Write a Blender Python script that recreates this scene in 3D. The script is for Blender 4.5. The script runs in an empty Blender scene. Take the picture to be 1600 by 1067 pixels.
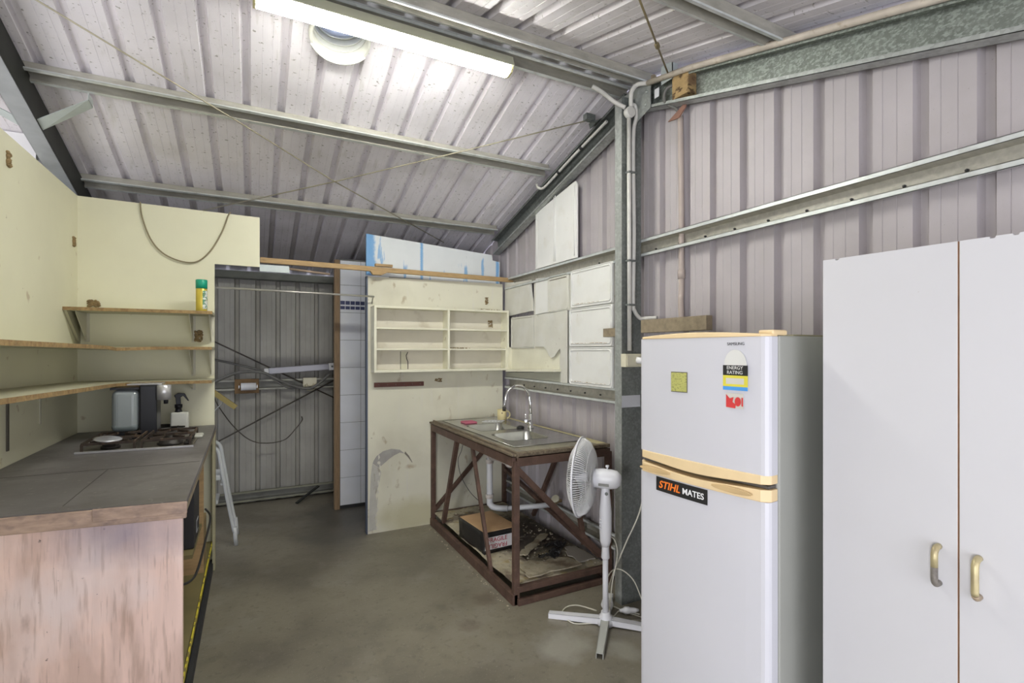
import bpy, bmesh, math, random
from mathutils import Matrix, Vector
random.seed(7)
R = math.radians
sc = bpy.context.scene
COL = sc.collection
# ------------------------------------------------------------------ camera
cd = bpy.data.cameras.new('camera'); cam = bpy.data.objects.new('camera', cd); COL.objects.link(cam)
cam.location = (0, 0, 1.5); cam.rotation_euler = (R(90), 0, R(-27.3))
cd.sensor_width = 36; cd.lens = 785 / 1600 * 36; cd.shift_y = 14.5 / 1600; cd.clip_start = 0.02
sc.camera = cam
# ------------------------------------------------------------------ world
w = bpy.data.worlds.new('world'); sc.world = w; w.use_nodes = True
w.node_tree.nodes['Background'].inputs[0].default_value = (.80, .84, 1.0, 1)
w.node_tree.nodes['Background'].inputs[1].default_value = 1.3
vs = sc.view_settings
vs.view_transform = 'Standard'; vs.look = 'None'; vs.gamma = 1; vs.use_curve_mapping = False
vs.exposure = .6
# ------------------------------------------------------------------ daylight through the openings, plus one added fill lamp
def area(name, loc, target, sx, sy, power, color):
    l = bpy.data.lights.new(name, 'AREA'); l.shape = 'RECTANGLE'; l.size = sx; l.size_y = sy
    l.energy = power; l.color = color
    o = bpy.data.objects.new(name, l); COL.objects.link(o); o.location = loc
    o.rotation_euler = (Vector(target) - Vector(loc)).to_track_quat('-Z', 'Y').to_euler()
    return o
area('doorway_daylight', (-2.62, -1.30, 1.05), (1.2, 2.8, .75), .65, 1.7, 64, (.95, .96, 1.0))
area('roller_door_daylight', (.6, -1.40, 1.0), (.6, 2.5, 1.35), 2.6, 1.7, 14, (1.0, .97, .95))
area('side_bay_fill', (-2.9, 2.2, 1.3), (-1.9, 3.9, 2.2), .9, 1.6, 15, (1, .99, 1))  # added fill lamp to brighten the white bay wall; no opening here

# ------------------------------------------------------------------ materials
MATS = {}
def mat(name, col, rough=.6, metal=0.0, var=.08, vs_=3.0, st=(1, 1, 1), spots=(), bump=0.0, bscale=40, emit=0, alpha=1, trans=0, spangle=None, coat=0):
    if name in MATS: return MATS[name]
    m = bpy.data.materials.new(name); m.use_nodes = True; nt = m.node_tree; N = nt.nodes; L = nt.links
    b = N['Principled BSDF']
    b.inputs['Roughness'].default_value = rough; b.inputs['Metallic'].default_value = metal
    if trans: b.inputs['Transmission Weight'].default_value = trans
    if coat: b.inputs['Coat Weight'].default_value = coat
    if emit:
        b.inputs['Emission Color'].default_value = (*col, 1); b.inputs['Emission Strength'].default_value = emit
    tc = N.new('ShaderNodeTexCoord')
    def coords(s, off=0):
        mp = N.new('ShaderNodeMapping'); mp.inputs['Scale'].default_value = s
        mp.inputs['Location'].default_value = (off, off * .7, off * 1.3)
        L.new(tc.outputs['Object'], mp.inputs[0]); return mp.outputs[0]
    def mix(fac, a, c2, amt=1.0):
        mx = N.new('ShaderNodeMix'); mx.data_type = 'RGBA'
        if amt != 1.0:
            mm = N.new('ShaderNodeMath'); mm.operation = 'MULTIPLY'; mm.inputs[1].default_value = amt
            L.new(fac, mm.inputs[0]); fac = mm.outputs[0]
        L.new(fac, mx.inputs[0])
        if isinstance(a, tuple): mx.inputs[6].default_value = (*a, 1)
        else: L.new(a, mx.inputs[6])
        mx.inputs[7].default_value = (*c2, 1)
        return mx.outputs[2]
    n = N.new('ShaderNodeTexNoise'); n.inputs['Scale'].default_value = vs_; n.inputs['Detail'].default_value = 5
    L.new(coords(st), n.inputs['Vector'])
    mr = N.new('ShaderNodeMapRange'); mr.inputs[1].default_value = .3; mr.inputs[2].default_value = .7
    L.new(n.outputs['Fac'], mr.inputs[0])
    cur = mix(mr.outputs[0], tuple(min(1, c * (1 + var)) for c in col), tuple(c * (1 - var) for c in col))
    for i, s in enumerate(spots):
        kind = s[0]
        if kind == 'n':      # noise: scale, lo, hi, colour, amount, stretch
            _, scl, lo, hi, c2, amt, stx = s
            t = N.new('ShaderNodeTexNoise'); t.inputs['Scale'].default_value = scl; t.inputs['Detail'].default_value = 6
            L.new(coords(stx, 3.1 * (i + 1)), t.inputs['Vector']); src = t.outputs['Fac']
        elif kind == 'v':    # voronoi dots
            _, scl, lo, hi, c2, amt, stx = s
            t = N.new('ShaderNodeTexVoronoi'); t.inputs['Scale'].default_value = scl
            L.new(coords(stx, 3.1 * (i + 1)), t.inputs['Vector']); src = t.outputs['Distance']
        elif kind == 'vc':   # voronoi cells
            _, scl, lo, hi, c2, amt, stx = s
            t = N.new('ShaderNodeTexVoronoi'); t.inputs['Scale'].default_value = scl
            L.new(coords(stx, 3.1 * (i + 1)), t.inputs['Vector'])
            sp = N.new('ShaderNodeSeparateColor'); L.new(t.outputs['Color'], sp.inputs[0]); src = sp.outputs[0]
        elif kind == 'at':   # tint around a point: centre, radius, softness, colour, amount, squash
            _, cen, rad, soft, c2, amt, sq = s
            mp = N.new('ShaderNodeMapping'); mp.vector_type = 'POINT'
            mp.inputs['Location'].default_value = tuple(-a * q for a, q in zip(cen, sq)); mp.inputs['Scale'].default_value = sq
            L.new(tc.outputs['Object'], mp.inputs[0])
            le = N.new('ShaderNodeVectorMath'); le.operation = 'LENGTH'; L.new(mp.outputs[0], le.inputs[0])
            t = N.new('ShaderNodeTexNoise'); t.inputs['Scale'].default_value = 1.6 / rad; t.inputs['Detail'].default_value = 6
            L.new(coords((1, 1, 1), i), t.inputs['Vector'])
            ad = N.new('ShaderNodeMath'); ad.operation = 'MULTIPLY_ADD'; ad.inputs[1].default_value = rad * 1.1
            L.new(t.outputs['Fac'], ad.inputs[0]); L.new(le.outputs['Value'], ad.inputs[2]); src = ad.outputs[0]
            lo = rad * 1.5 + soft; hi = rad * 1.5 - soft
        r = N.new('ShaderNodeMapRange'); r.inputs[1].default_value = lo; r.inputs[2].default_value = hi
        L.new(src, r.inputs[0]); cur = mix(r.outputs[0], cur, c2, amt)
    L.new(cur, b.inputs['Base Color'])
    if bump:
        t = N.new('ShaderNodeTexNoise'); t.inputs['Scale'].default_value = bscale; t.inputs['Detail'].default_value = 4
        L.new(coords(st), t.inputs['Vector'])
        bp = N.new('ShaderNodeBump'); bp.inputs['Strength'].default_value = bump; bp.inputs['Distance'].default_value = .01
        L.new(t.outputs['Fac'], bp.inputs['Height']); L.new(bp.outputs[0], b.inputs['Normal'])
    MATS[name] = m
    return m
O1 = (1, 1, 1)
roof_m = mat('grimy_roof_sheet', (.82, .785, .82), .6, .0, .08, 2.5, spots=[
    ('n', 2.2, .52, .75, (.48, .455, .43), .4, O1), ('n', 46, .64, .70, (.24, .22, .19), .75, (1, 1.5, 1)),
    ('n', 90, .66, .72, (.9, .9, .88), .5, O1), ('n', 6, .6, .8, (.46, .44, .38), .5, (5, 1, 1)),
    ('at', (0, 1.2, -.6), 0.8, .45, (.22, .20, .18), .7, (.42, 1, 0))], bump=.05)  # last layer: wide dark tint, on the far slope at its low end
rwall_m = mat('mauve_wall_sheet', (.46, .425, .435), .55, .1, .06, 4, spots=[
    ('n', 3, .5, .8, (.36, .33, .31), .45, O1), ('n', 60, .55, .75, (.42, .38, .36), .3, (1, 8, 1)), ('n', 120, .7, .75, (.2, .17, .15), .5, O1)], bump=.03)
bwall_m = mat('dirty_back_sheet', (.36, .35, .31), .6, .05, .12, 3, spots=[
    ('n', 5, .45, .75, (.22, .21, .18), .6, (1, 1, .35)), ('n', 80, .6, .7, (.34, .33, .29), .35, O1)], bump=.04)
galv_m = mat('galvanised_steel', (.40, .42, .40), .42, .45, .12, 9, spots=[('vc', 70, .45, .75, (.56, .60, .57), .45, O1), ('n', 14, .5, .8, (.24, .25, .23), .5, O1)])
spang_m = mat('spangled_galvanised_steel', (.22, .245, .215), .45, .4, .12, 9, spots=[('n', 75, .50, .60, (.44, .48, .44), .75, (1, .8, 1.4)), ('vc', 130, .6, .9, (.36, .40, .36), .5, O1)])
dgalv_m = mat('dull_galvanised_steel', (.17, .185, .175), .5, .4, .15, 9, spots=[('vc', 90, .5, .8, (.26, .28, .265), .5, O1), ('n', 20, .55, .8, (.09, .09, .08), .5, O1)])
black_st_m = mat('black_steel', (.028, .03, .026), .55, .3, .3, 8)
purl_m = mat('dusty_purlin_steel', (.46, .445, .385), .42, .35, .12, 12, (1, 4, 4), spots=[('n', 8, .5, .8, (.28, .27, .22), .6, (1, 3, 3)), ('n', 70, .62, .7, (.6, .6, .56), .3, O1)])
lip_m = mat('bright_purlin_lip', (.66, .69, .67), .35, .35, .1, 12, spots=[('n', 25, .55, .8, (.36, .35, .3), .5, O1)])
cream_m = mat('cream_wallboard', (.76, .74, .55), .6, 0, .05, 1.5, spots=[
    ('n', 1.4, .5, .8, (.62, .59, .42), .5, O1), ('n', 9, .68, .74, (.36, .24, .12), .5, O1), ('n', 40, .74, .77, (.2, .14, .08), .7, O1)], bump=.03)
plaster_m = mat('stained_plaster', (.70, .68, .55), .7, 0, .06, 2, spots=[
    ('n', 2.5, .5, .8, (.47, .44, .33), .6, O1), ('n', 14, .66, .74, (.34, .26, .14), .6, (1, 1, .6)),
    ('n', 10, .6, .8, (.68, .66, .6), .5, (3, 3, .35)), ('n', 45, .73, .77, (.13, .1, .06), .7, O1),
    ('at', (-.22, 0, .10), .28, .1, (.42, .38, .17), .5, (1, 1, 2)), ('at', (-.26, 0, .52), .045, .02, (.33, .22, .1), .6, (1, 1, 2.4))], bump=.05)
grey_m = mat('bare_plasterboard_core', (.36, .345, .32), .9, 0, .12, 12, bump=.3)
whitewall_m = mat('white_painted_sheet', (.86, .85, .86), .6, 0, .03, 3)
dark_m = mat('dark_shed_lining', (.30, .29, .27), .8, 0, .1, 3)
tile_m = None
floor_m = mat('stained_concrete', (.225, .203, .152), .42, 0, .16, 1.6, spots=[
    ('n', 1.7, .45, .64, (.13, .115, .088), .75, O1), ('n', 4, .52, .72, (.29, .27, .225), .5, O1), ('n', 11, .55, .75, (.12, .107, .083), .45, O1),
    ('n', 34, .58, .70, (.12, .105, .08), .5, O1), ('n', 110, .64, .70, (.36, .34, .3), .45, O1),
    ('at', (1.1, 2.75, 0), .40, .12, (.06, .056, .048), .8, (1, 1, 0)), ('at', (.95, 2.25, 0), .30, .1, (.075, .07, .06), .7, (1, 1, 0)),
    ('at', (1.75, .05, 0), .13, .05, (.40, .385, .33), .65, (1, 1, 0)), ('at', (2.0, -.12, 0), .1, .04, (.36, .35, .3), .55, (1.3, 1, 0)),
    ('at', (1.60, .68, 0), .07, .03, (.12, .09, .065), .6, (1, 1, 0)), ('at', (1.40, .45, 0), .06, .02, (.13, .10, .075), .5, (1, 1, 0))], bump=.12, bscale=30)
ply_m = mat('pinkish_plywood', (.88, .65, .56), .6, 0, .10, 5, (5, 5, .5), spots=[
    ('n', 3.2, .47, .60, (.60, .42, .34), .6, (2.4, 2.4, .7)), ('n', 2.2, .52, .64, (.88, .76, .73), .75, (1, 1, .9)),
    ('n', 9, .56, .70, (.42, .27, .19), .55, (5, 5, .5)), ('n', 26, .58, .72, (.40, .26, .19), .5, (4, 4, .3)), ('n', 60, .72, .76, (.1, .06, .04), .8, O1),
    ('at', (.22, 0, .90), .13, .10, (.30, .27, .34), .75, (.8, 1, 1.6)), ('n', 7, .66, .72, (.36, .24, .19), .7, (1, 1, .4))], bump=.06)
plyedge_m = mat('worn_timber_edging', (.46, .33, .25), .65, 0, .2, 8, (1.5, 8, 8), spots=[('n', 9, .5, .7, (.20, .15, .14), .7, (2, 4, 4))], bump=.15)
top_m = mat('worn_dark_worktop', (.135, .125, .12), .42, 0, .12, 4, spots=[
    ('n', 2.5, .46, .68, (.25, .235, .23), .7, O1), ('n', 9, .52, .7, (.09, .08, .075), .6, O1), ('n', 40, .63, .70, (.3, .28, .25), .45, O1), ('n', 120, .72, .75, (.5, .48, .45), .4, O1)], bump=.04)
shelf_m = mat('cream_shelf_board', (.52, .50, .36), .6, 0, .08, 3, spots=[('n', 12, .6, .72, (.3, .22, .12), .5, O1)])
chip_m = mat('raw_chipboard_edge', (.34, .23, .10), .8, 0, .25, 30, spots=[('n', 60, .5, .6, (.22, .12, .05), .6, O1)], bump=.3)
timber_m = mat('timber', (.42, .28, .13), .65, 0, .15, 5, (2, 12, 12), spots=[('n', 14, .55, .72, (.24, .14, .07), .6, (1, 8, 8))])
oldtimber_m = mat('old_grey_timber', (.26, .21, .14), .75, 0, .2, 6, (2, 6, 6))
enamel_m = mat('white_enamel_sheet', (.78, .78, .75), .42, 0, .04, 4, spots=[('n', 8, .58, .8, (.66, .64, .55), .5, O1), ('n', 30, .72, .76, (.34, .22, .1), .6, O1), ('n', 50, .73, .77, (.15, .13, .12), .6, (1, 2, 1))], bump=.03)
oldcream_m = mat('weathered_cream_sheet', (.63, .62, .55), .6, 0, .08, 5, spots=[('n', 6, .5, .75, (.72, .72, .69), .6, O1), ('n', 24, .68, .74, (.3, .25, .14), .6, O1)], bump=.12)
cab_m = mat('cream_painted_wood', (.78, .76, .61), .5, 0, .05, 5, spots=[('n', 10, .66, .74, (.34, .25, .12), .7, O1), ('n', 4, .5, .8, (.58, .55, .4), .5, O1)])
rust_m = mat('rust_brown_steel', (.115, .068, .05), .6, .25, .25, 10, spots=[('n', 16, .52, .7, (.19, .11, .08), .7, O1), ('n', 50, .6, .75, (.05, .035, .03), .6, O1)], bump=.1)
lam_m = mat('grimy_laminate', (.20, .185, .15), .5, 0, .15, 5, spots=[('n', 6, .5, .75, (.38, .35, .2), .6, O1), ('n', 30, .6, .72, (.08, .07, .05), .6, O1)], bump=.06)
yell_m = mat('yellowed_board_edge', (.50, .45, .25), .65, 0, .15, 6, spots=[('n', 12, .55, .72, (.3, .24, .13), .6, O1)], bump=.1)
rotw_m = mat('rotting_timber_edge', (.15, .115, .075), .8, 0, .3, 9, (5, 1, 5), spots=[('n', 14, .52, .7, (.36, .30, .20), .5, (6, 1, 6)), ('n', 20, .55, .7, (.06, .05, .035), .7, (5, 1, 5))], bump=.5)
steel_m = mat('stainless_steel', (.52, .52, .50), .26, .95, .08, 20, spots=[('n', 5, .5, .8, (.34, .33, .28), .5, O1)])
chrome_m = mat('chrome', (.78, .78, .78), .10, 1, .02, 5)
white_pl_m = mat('white_plastic', (.80, .80, .80), .4, 0, .02, 5)
conduit_m = mat('grey_pvc_conduit', (.60, .59, .55), .5, 0, .06, 20)
dconduit_m = mat('dusty_conduit', (.56, .50, .42), .6, 0, .15, 12, spots=[('n', 30, .6, .7, (.32, .24, .15), .6, O1)])
blackcable_m = mat('black_cable', (.03, .03, .03), .5, 0, .2, 10)
greycable_m = mat('grey_cable', (.15, .148, .135), .6, 0, .2, 10)
beigecable_m = mat('beige_cable', (.50, .45, .30), .6, 0, .1, 10)
rod_m = mat('wire_brace', (.40, .37, .27), .5, .5, .15, 10)
darkrod_m = mat('dark_brace_rod', (.085, .075, .06), .6, .4, .2, 10)
fridge_m = mat('fridge_white', (.62, .62, .655), .32, 0, .015, 3, coat=.3)
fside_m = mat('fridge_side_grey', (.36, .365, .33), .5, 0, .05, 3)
fcream_m = mat('yellowed_plastic_trim', (.80, .62, .36), .45, 0, .06, 8)
frecess_m = mat('yellowed_plastic_recess', (.60, .43, .22), .5, 0, .1, 8)
cup_m = mat('cupboard_white_melamine', (.60, .597, .61), .4, 0, .015, 3, spots=[('n', 30, .76, .78, (.4, .3, .2), .4, O1)])
cupside_m = mat('cupboard_chip_edge', (.34, .2, .12), .7, 0, .2, 20)
hand_m = mat('worn_brass_handle', (.50, .43, .24), .42, .4, .15, 20, spots=[('n', 18, .5, .7, (.33, .25, .17), .6, O1)])
handd_m = mat('tarnished_handle', (.22, .20, .175), .6, .35, .25, 90)
tube_m = mat('lit_fluorescent_diffuser', (1.0, 1.0, .93), .5, emit=60)
def plain(n, c, r=.5, me=0): return mat(n, c, r, me, .04, 8)
def gl(n, c, r=.1, tr=.9): return mat(n, c, r, 0, .0, 8, trans=tr)

# ------------------------------------------------------------------ mesh helpers
WM = {}
class B:
    def __init__(s, frame=None):
        s.bm = bmesh.new(); s.f = frame or Matrix()
    def _fin(s, vs, m=None):
        if m is not None:
            for v in vs: v.co = m @ v.co
        return vs
    def box(s, x0, x1, y0, y1, z0, z1, m=None):
        vs = [s.bm.verts.new(p) for p in ((x0,y0,z0),(x1,y0,z0),(x1,y1,z0),(x0,y1,z0),(x0,y0,z1),(x1,y0,z1),(x1,y1,z1),(x0,y1,z1))]
        for q in ((0,3,2,1),(4,5,6,7),(0,1,5,4),(1,2,6,5),(2,3,7,6),(3,0,4,7)): s.bm.faces.new([vs[i] for i in q])
        s._fin(vs, m); return s
    def bar(s, p0, p1, w, h, up=(0, 0, 1)):
        p0, p1 = Vector(p0), Vector(p1); d = (p1 - p0); l = d.length; x = d.normalized()
        u = Vector(up); 
        if abs(u.dot(x)) > .98: u = Vector((1, 0, 0))
        y = u.cross(x).normalized(); z = x.cross(y)
        m = Matrix((x, y, z)).transposed().to_4x4(); m.translation = p0
        return s.box(0, l, -w/2, w/2, -h/2, h/2, m)
    def prism(s, pts, vec):
        vec = Vector(vec); a = [s.bm.verts.new(p) for p in pts]; b = [s.bm.verts.new(Vector(p) + vec) for p in pts]
        n = len(pts); s.bm.faces.new(a[::-1]); s.bm.faces.new(b)
        for i in range(n): s.bm.faces.new((a[i], a[(i+1) % n], b[(i+1) % n], b[i]))
        return s
    def tube(s, pts, r, seg=10, closed=False):
        pts = [Vector(p) for p in pts]; n = len(pts); rings = []; pu = None
        for i, p in enumerate(pts):
            if closed: t = (pts[(i+1) % n] - pts[i-1]).normalized()
            else: t = (pts[min(i+1, n-1)] - pts[max(i-1, 0)]).normalized()
            if pu is None: pu = t.orthogonal().normalized()
            else: pu = (pu - t * pu.dot(t)).normalized()
            v = t.cross(pu); rr = r[i] if isinstance(r, (list, tuple)) else r
            rings.append([s.bm.verts.new(p + (pu * math.cos(6.28318*k/seg) + v * math.sin(6.28318*k/seg)) * rr) for k in range(seg)])
        for i in range(n if closed else n-1):
            a, b = rings[i], rings[(i+1) % n]
            for k in range(seg): 
                f = s.bm.faces.new((a[k], a[(k+1) % seg], b[(k+1) % seg], b[k])); f.smooth = True
        if not closed: s.bm.faces.new(rings[0][::-1]); s.bm.faces.new(rings[-1])
        return s
    def lathe(s, prof, loc, axis=(0, 0, 1), seg=24, cap=True):
        ax = Vector(axis).normalized(); u = ax.orthogonal().normalized(); v = ax.cross(u); loc = Vector(loc); rings = []
        for (r, h) in prof:
            rings.append([s.bm.verts.new(loc + ax*h + (u*math.cos(6.28318*k/seg) + v*math.sin(6.28318*k/seg))*max(r, .0004)) for k in range(seg)])
        for a, b in zip(rings, rings[1:]):
            for k in range(seg):
                f = s.bm.faces.new((a[k], a[(k+1) % seg], b[(k+1) % seg], b[k])); f.smooth = True
        if cap: s.bm.faces.new(rings[0][::-1]); s.bm.faces.new(rings[-1])
        return s
    def grid(s, fn, nu, nv, smooth=False):
        g = [[s.bm.verts.new(fn(i/nu, j/nv)) for j in range(nv+1)] for i in range(nu+1)]
        for i in range(nu):
            for j in range(nv):
                f = s.bm.faces.new((g[i][j], g[i+1][j], g[i+1][j+1], g[i][j+1])); f.smooth = smooth
        return s
    def text(s, body, size, m, ext=.0006, align='CENTER', shear=0, off=0, sx=1):
        c = bpy.data.curves.new('t', 'FONT'); c.body = body; c.size = size; c.extrude = ext; c.align_x = align; c.align_y = 'CENTER'; c.shear = shear; c.offset = off
        o = bpy.data.objects.new('t', c); COL.objects.link(o); dg = bpy.context.evaluated_depsgraph_get(); dg.update()
        me = bpy.data.meshes.new_from_object(o.evaluated_get(dg)); me.transform(m @ Matrix.Diagonal((sx, 1, 1, 1)))
        s.bm.from_mesh(me); bpy.data.objects.remove(o); bpy.data.curves.remove(c); bpy.data.meshes.remove(me)
        return s
    def obj(s, name, m, parent=None, bev=0, solid=0, seg=2, label=None):
        bm = s.bm; bmesh.ops.recalc_face_normals(bm, faces=bm.faces) if not solid else None
        bm.transform(s.f)
        inv = WM[parent.name].inverted() if parent else Matrix()
        bm.transform(inv)
        xs = [v.co for v in bm.verts]; mn = [min(c[i] for c in xs) for i in range(3)]; mx = [max(c[i] for c in xs) for i in range(3)]
        org = Vector(((mn[0]+mx[0])/2, (mn[1]+mx[1])/2, mn[2]))
        for v in bm.verts: v.co -= org
        me = bpy.data.meshes.new(name); bm.to_mesh(me); bm.free(); me.materials.append(m)
        o = bpy.data.objects.new(name, me); COL.objects.link(o); o.location = org
        base = WM[parent.name] if parent else Matrix()
        if parent: o.parent = parent
        WM[o.name] = base @ Matrix.Translation(org)
        if solid:
            md = o.modifiers.new('thickness', 'SOLIDIFY'); md.thickness = solid; md.offset = 0
        if bev:
            md = o.modifiers.new('bevel', 'BEVEL'); md.width = bev; md.segments = seg; md.limit_method = 'ANGLE'; md.angle_limit = R(40)
        if label: o['label'] = label
        return o
def tag(o, label, cat, group=None):
    o['label'] = label; o['category'] = cat
    if group: o['group'] = group
    return o
def thing(name, label, cat, loc, rz=0, group=None):
    o = bpy.data.objects.new(name, None); COL.objects.link(o); o.location = loc; o.rotation_euler = (0, 0, rz); o.empty_display_size = .1
    WM[o.name] = Matrix.Translation(loc) @ Matrix.Rotation(rz, 4, 'Z')
    return tag(o, label, cat, group)
def struct(o): o['kind'] = 'structure'; return o
def copy_tree(o, parent=None, top=None):
    c = o.copy(); COL.objects.link(c); c.parent = parent
    for ch in o.children: copy_tree(ch, c)
    return c
def bez(pts, n=8):
    """smooth curve through points (Catmull-Rom)"""
    P = [Vector(p) for p in pts]; out = []
    for i in range(len(P)-1):
        a = P[max(i-1, 0)]; b = P[i]; c = P[i+1]; d = P[min(i+2, len(P)-1)]
        for k in range(n):
            t = k/n; out.append(.5*((2*b) + (c-a)*t + (2*a-5*b+4*c-d)*t*t + (3*b-a-3*c+d)*t**3))
    out.append(P[-1]); return out

# ------------------------------------------------------------------ dimensions
YR, ZR, SL = 2.44, 3.19, .285            # ridge line and roof fall
def roof_z(y): return ZR - SL * abs(y - YR)
XW = 2.14                                # inner face of the gable wall sheet
YK, XL, ZC = 4.06, -.98, .985            # kitchenette back, side, worktop height
YP = 4.19                                # partition
YB = 5.62                                # back wall of the shed

def corr(width, pitch=.183, phase=0.0, depth=.032):
    """(u,h) outline of a ribbed cladding sheet: wide pans, narrow ribs"""
    pts = []; u = -phase
    while u < width:
        for du, h in ((0, 0), (.040, 0), (.042, .002), (.044, 0), (.088, 0), (.090, .002), (.092, 0), (.124, 0), (.135, depth), (.163, depth), (.1745, 0)):
            if 0 < u + du < width: pts.append((u + du, h))
        u += pitch
    return [(0, pts[0][1])] + pts + [(width, pts[-1][1])]
def sheet(name, O, U, V, N, width, length, m, phase=0, start=None, steps=1):
    O, U, V, N = map(Vector, (O, U, V, N)); b = B(); prev = None
    for (u, h) in corr(width, phase=phase):
        s0 = start(u) if start else 0; l = length(u) if callable(length) else length
        cur = [b.bm.verts.new(O + U*u + N*h + V*(s0 + (l - s0)*k/steps)) for k in range(steps+1)]
        if prev:
            for k in range(steps): b.bm.faces.new((prev[k], cur[k], cur[k+1], prev[k+1]))
        prev = cur
    return b.obj(name, m, solid=.0012)
# ------------------------------------------------------------------ setting
struct(B().box(-3.05, 2.35, -1.55, 5.75, -.12, 0).obj('floor', floor_m))
fs = Vector((0, 1, -SL)).normalized(); ns = Vector((0, -1, -SL)).normalized()
up_f = Vector((0, SL, 1)).normalized(); up_n = Vector((0, -SL, 1)).normalized()
lf = (YB + .12 - YR) / fs.y; ln = (YR + 1.6) / -ns.y
cf = sheet('ceiling', (-3.05, YR, ZR), (1, 0, 0), fs, up_f, 5.4, lf, roof_m, phase=.06, steps=6)
struct(cf)
cn = struct(sheet('ceiling', (-3.05, YR, ZR), (1, 0, 0), ns, up_n, 5.25, ln, roof_m, phase=.11, steps=6))
# round vent opening cut through the far roof sheet
VC = Vector((.40, 2.70, roof_z(2.70)))
def cut(o, m):
    c = B(); c.lathe([(.141, -.2), (.141, .2)], VC, up_f, 40); co = c.obj('cutter', roof_m)
    md = o.modifiers.new('hole', 'BOOLEAN'); md.operation = 'DIFFERENCE'; md.object = co; md.solver = 'EXACT'
    dg = bpy.context.evaluated_depsgraph_get(); dg.update(); me = bpy.data.meshes.new_from_object(o.evaluated_get(dg))
    o.modifiers.clear(); o.data = me; bpy.data.objects.remove(co)
cut(cf, roof_m)
# gable wall: top follows the roof; a thin gap of daylight stays under the near slope
def gtop(u):
    y = -1.55 + u
    return roof_z(y) - (.035 if y < YR - .1 else .004)
struct(sheet('wall_right', (XW, -1.55, 0), (0, 1, 0), (0, 0, 1), (1, 0, 0), YB + 1.55, gtop, rwall_m, phase=.045))
struct(sheet('wall_back', (-3.0, YB, 0), (1, 0, 0), (0, 0, 1), (0, 1, 0), 5.15, roof_z(YB) - .03, bwall_m, phase=.03))
struct(B().prism([(-3.05, -1.55, 0), (-3.05, 3.9, 0), (-3.05, 3.9, roof_z(3.9)-.02), (-3.05, YR, ZR-.02), (-3.05, -1.55, roof_z(-1.55)-.02)], (.05, 0, 0)).obj('wall_left', whitewall_m))
struct(B().prism([(-3.0, 3.9, 0), (-1.13, 3.9, 0), (-1.13, 3.9, roof_z(3.9)-.01), (-3.0, 3.9, roof_z(3.9)-.01)], (0, .04, 0)).obj('wall_left_bay', whitewall_m))
# front wall with its two openings (behind the camera)
fw = B(); fw.box(-3.0, 2.14, -1.6, -1.55, 1.9, roof_z(-1.55)-.03); fw.box(2.0, 2.14, -1.6, -1.55, 0, 1.9); fw.box(-1.2, -.8, -1.6, -1.55, 0, 1.9)
struct(fw.obj('wall_front', dark_m))
# kitchenette boards
struct(B().box(XL-.012, XL, .85, YK+.012, 0, 2.475).obj('wall_kitchen_left', cream_m))
kb = B().prism([(XL, YK, 0), (-.236, YK, 0), (-.236, YK, 2.105), (.045, YK, 2.105), (.045, YK, 2.462), (XL, YK, 2.475)], (0, .016, 0))
struct(kb.obj('wall_kitchen_back', cream_m))
# plaster partition with a broken corner
pt = B()
prof = [(.835, 0), (2.065, 0), (2.065, 2.12), (.835, 2.108)]
pt.prism([(x, YP, z) for x, z in prof], (0, .05, 0)); part = struct(pt.obj('wall_partition', plaster_m))
# broken plaster: raw core patch with torn paper edge
arch = [(.875,.575),(.925,.535),(.965,.565),(1.01,.60),(1.05,.625),(1.10,.645),(1.14,.632),(1.10,.668),(1.03,.682),(.96,.668),(.905,.63),(.885,.60)]
strip = [(.845,.02),(.905,.03),(.893,.12),(.912,.2),(.90,.31),(.93,.42),(.945,.50),(.922,.534),(.873,.573),(.870,.55),(.86,.48),(.852,.3),(.846,.15)]
B().prism([(x, YP-.0035, z) for x, z in arch], (0, .004, 0)).obj('broken_patch', grey_m, part, label='torn arch of bare grey plasterboard')
B().prism([(x, YP-.0032, z) for x, z in strip], (0, .004, 0)).obj('peeled_strip', mat('pale_plaster_core', (.52, .51, .46), .9, 0, .1, 9, spots=[('n', 20, .58, .66, (.30, .27, .2), .6, (2, 1, .6))], bump=.2), part, label='peeled pale strip along the broken corner')
tr = B()
random.seed(3)
zz = .02
while zz < .62:
    x_ = .897 + .006*math.sin(zz*40) + (.03 if zz > .4 else zz*.05); h_ = random.uniform(.03, .07); tr.prism([(x_, YP-.001, zz), (x_+random.uniform(.006, .014), YP-.001, zz+h_*.4), (x_+.003, YP-.001, zz+h_), (x_-.004, YP-.001, zz+h_*.6)], (0, -.006, 0)); zz += h_ + random.random()*.04
tr.lathe([(.014, 0), (.012, .003)], (.925, YP-.0037, .575), (0, -1, 0), 10)
tr.obj('torn_edge', plain('torn_paper', (.66, .64, .56), .9), part)
B().prism([(1.14,YP-.003,.632),(1.17,YP-.003,.60),(1.205,YP-.003,.55),(1.208,YP-.003,.552),(1.178,YP-.003,.61),(1.145,YP-.003,.65)], (0,.003,0)).obj('crack', plain('crack', (.2, .18, .15), .9), part)
pe = B().box(.825, .836, YP-.003, YP+.053, .0, 2.11); pe.obj('edge_trim', plain('dark_edge_metal', (.10, .12, .16), .5, .4), part)
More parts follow.
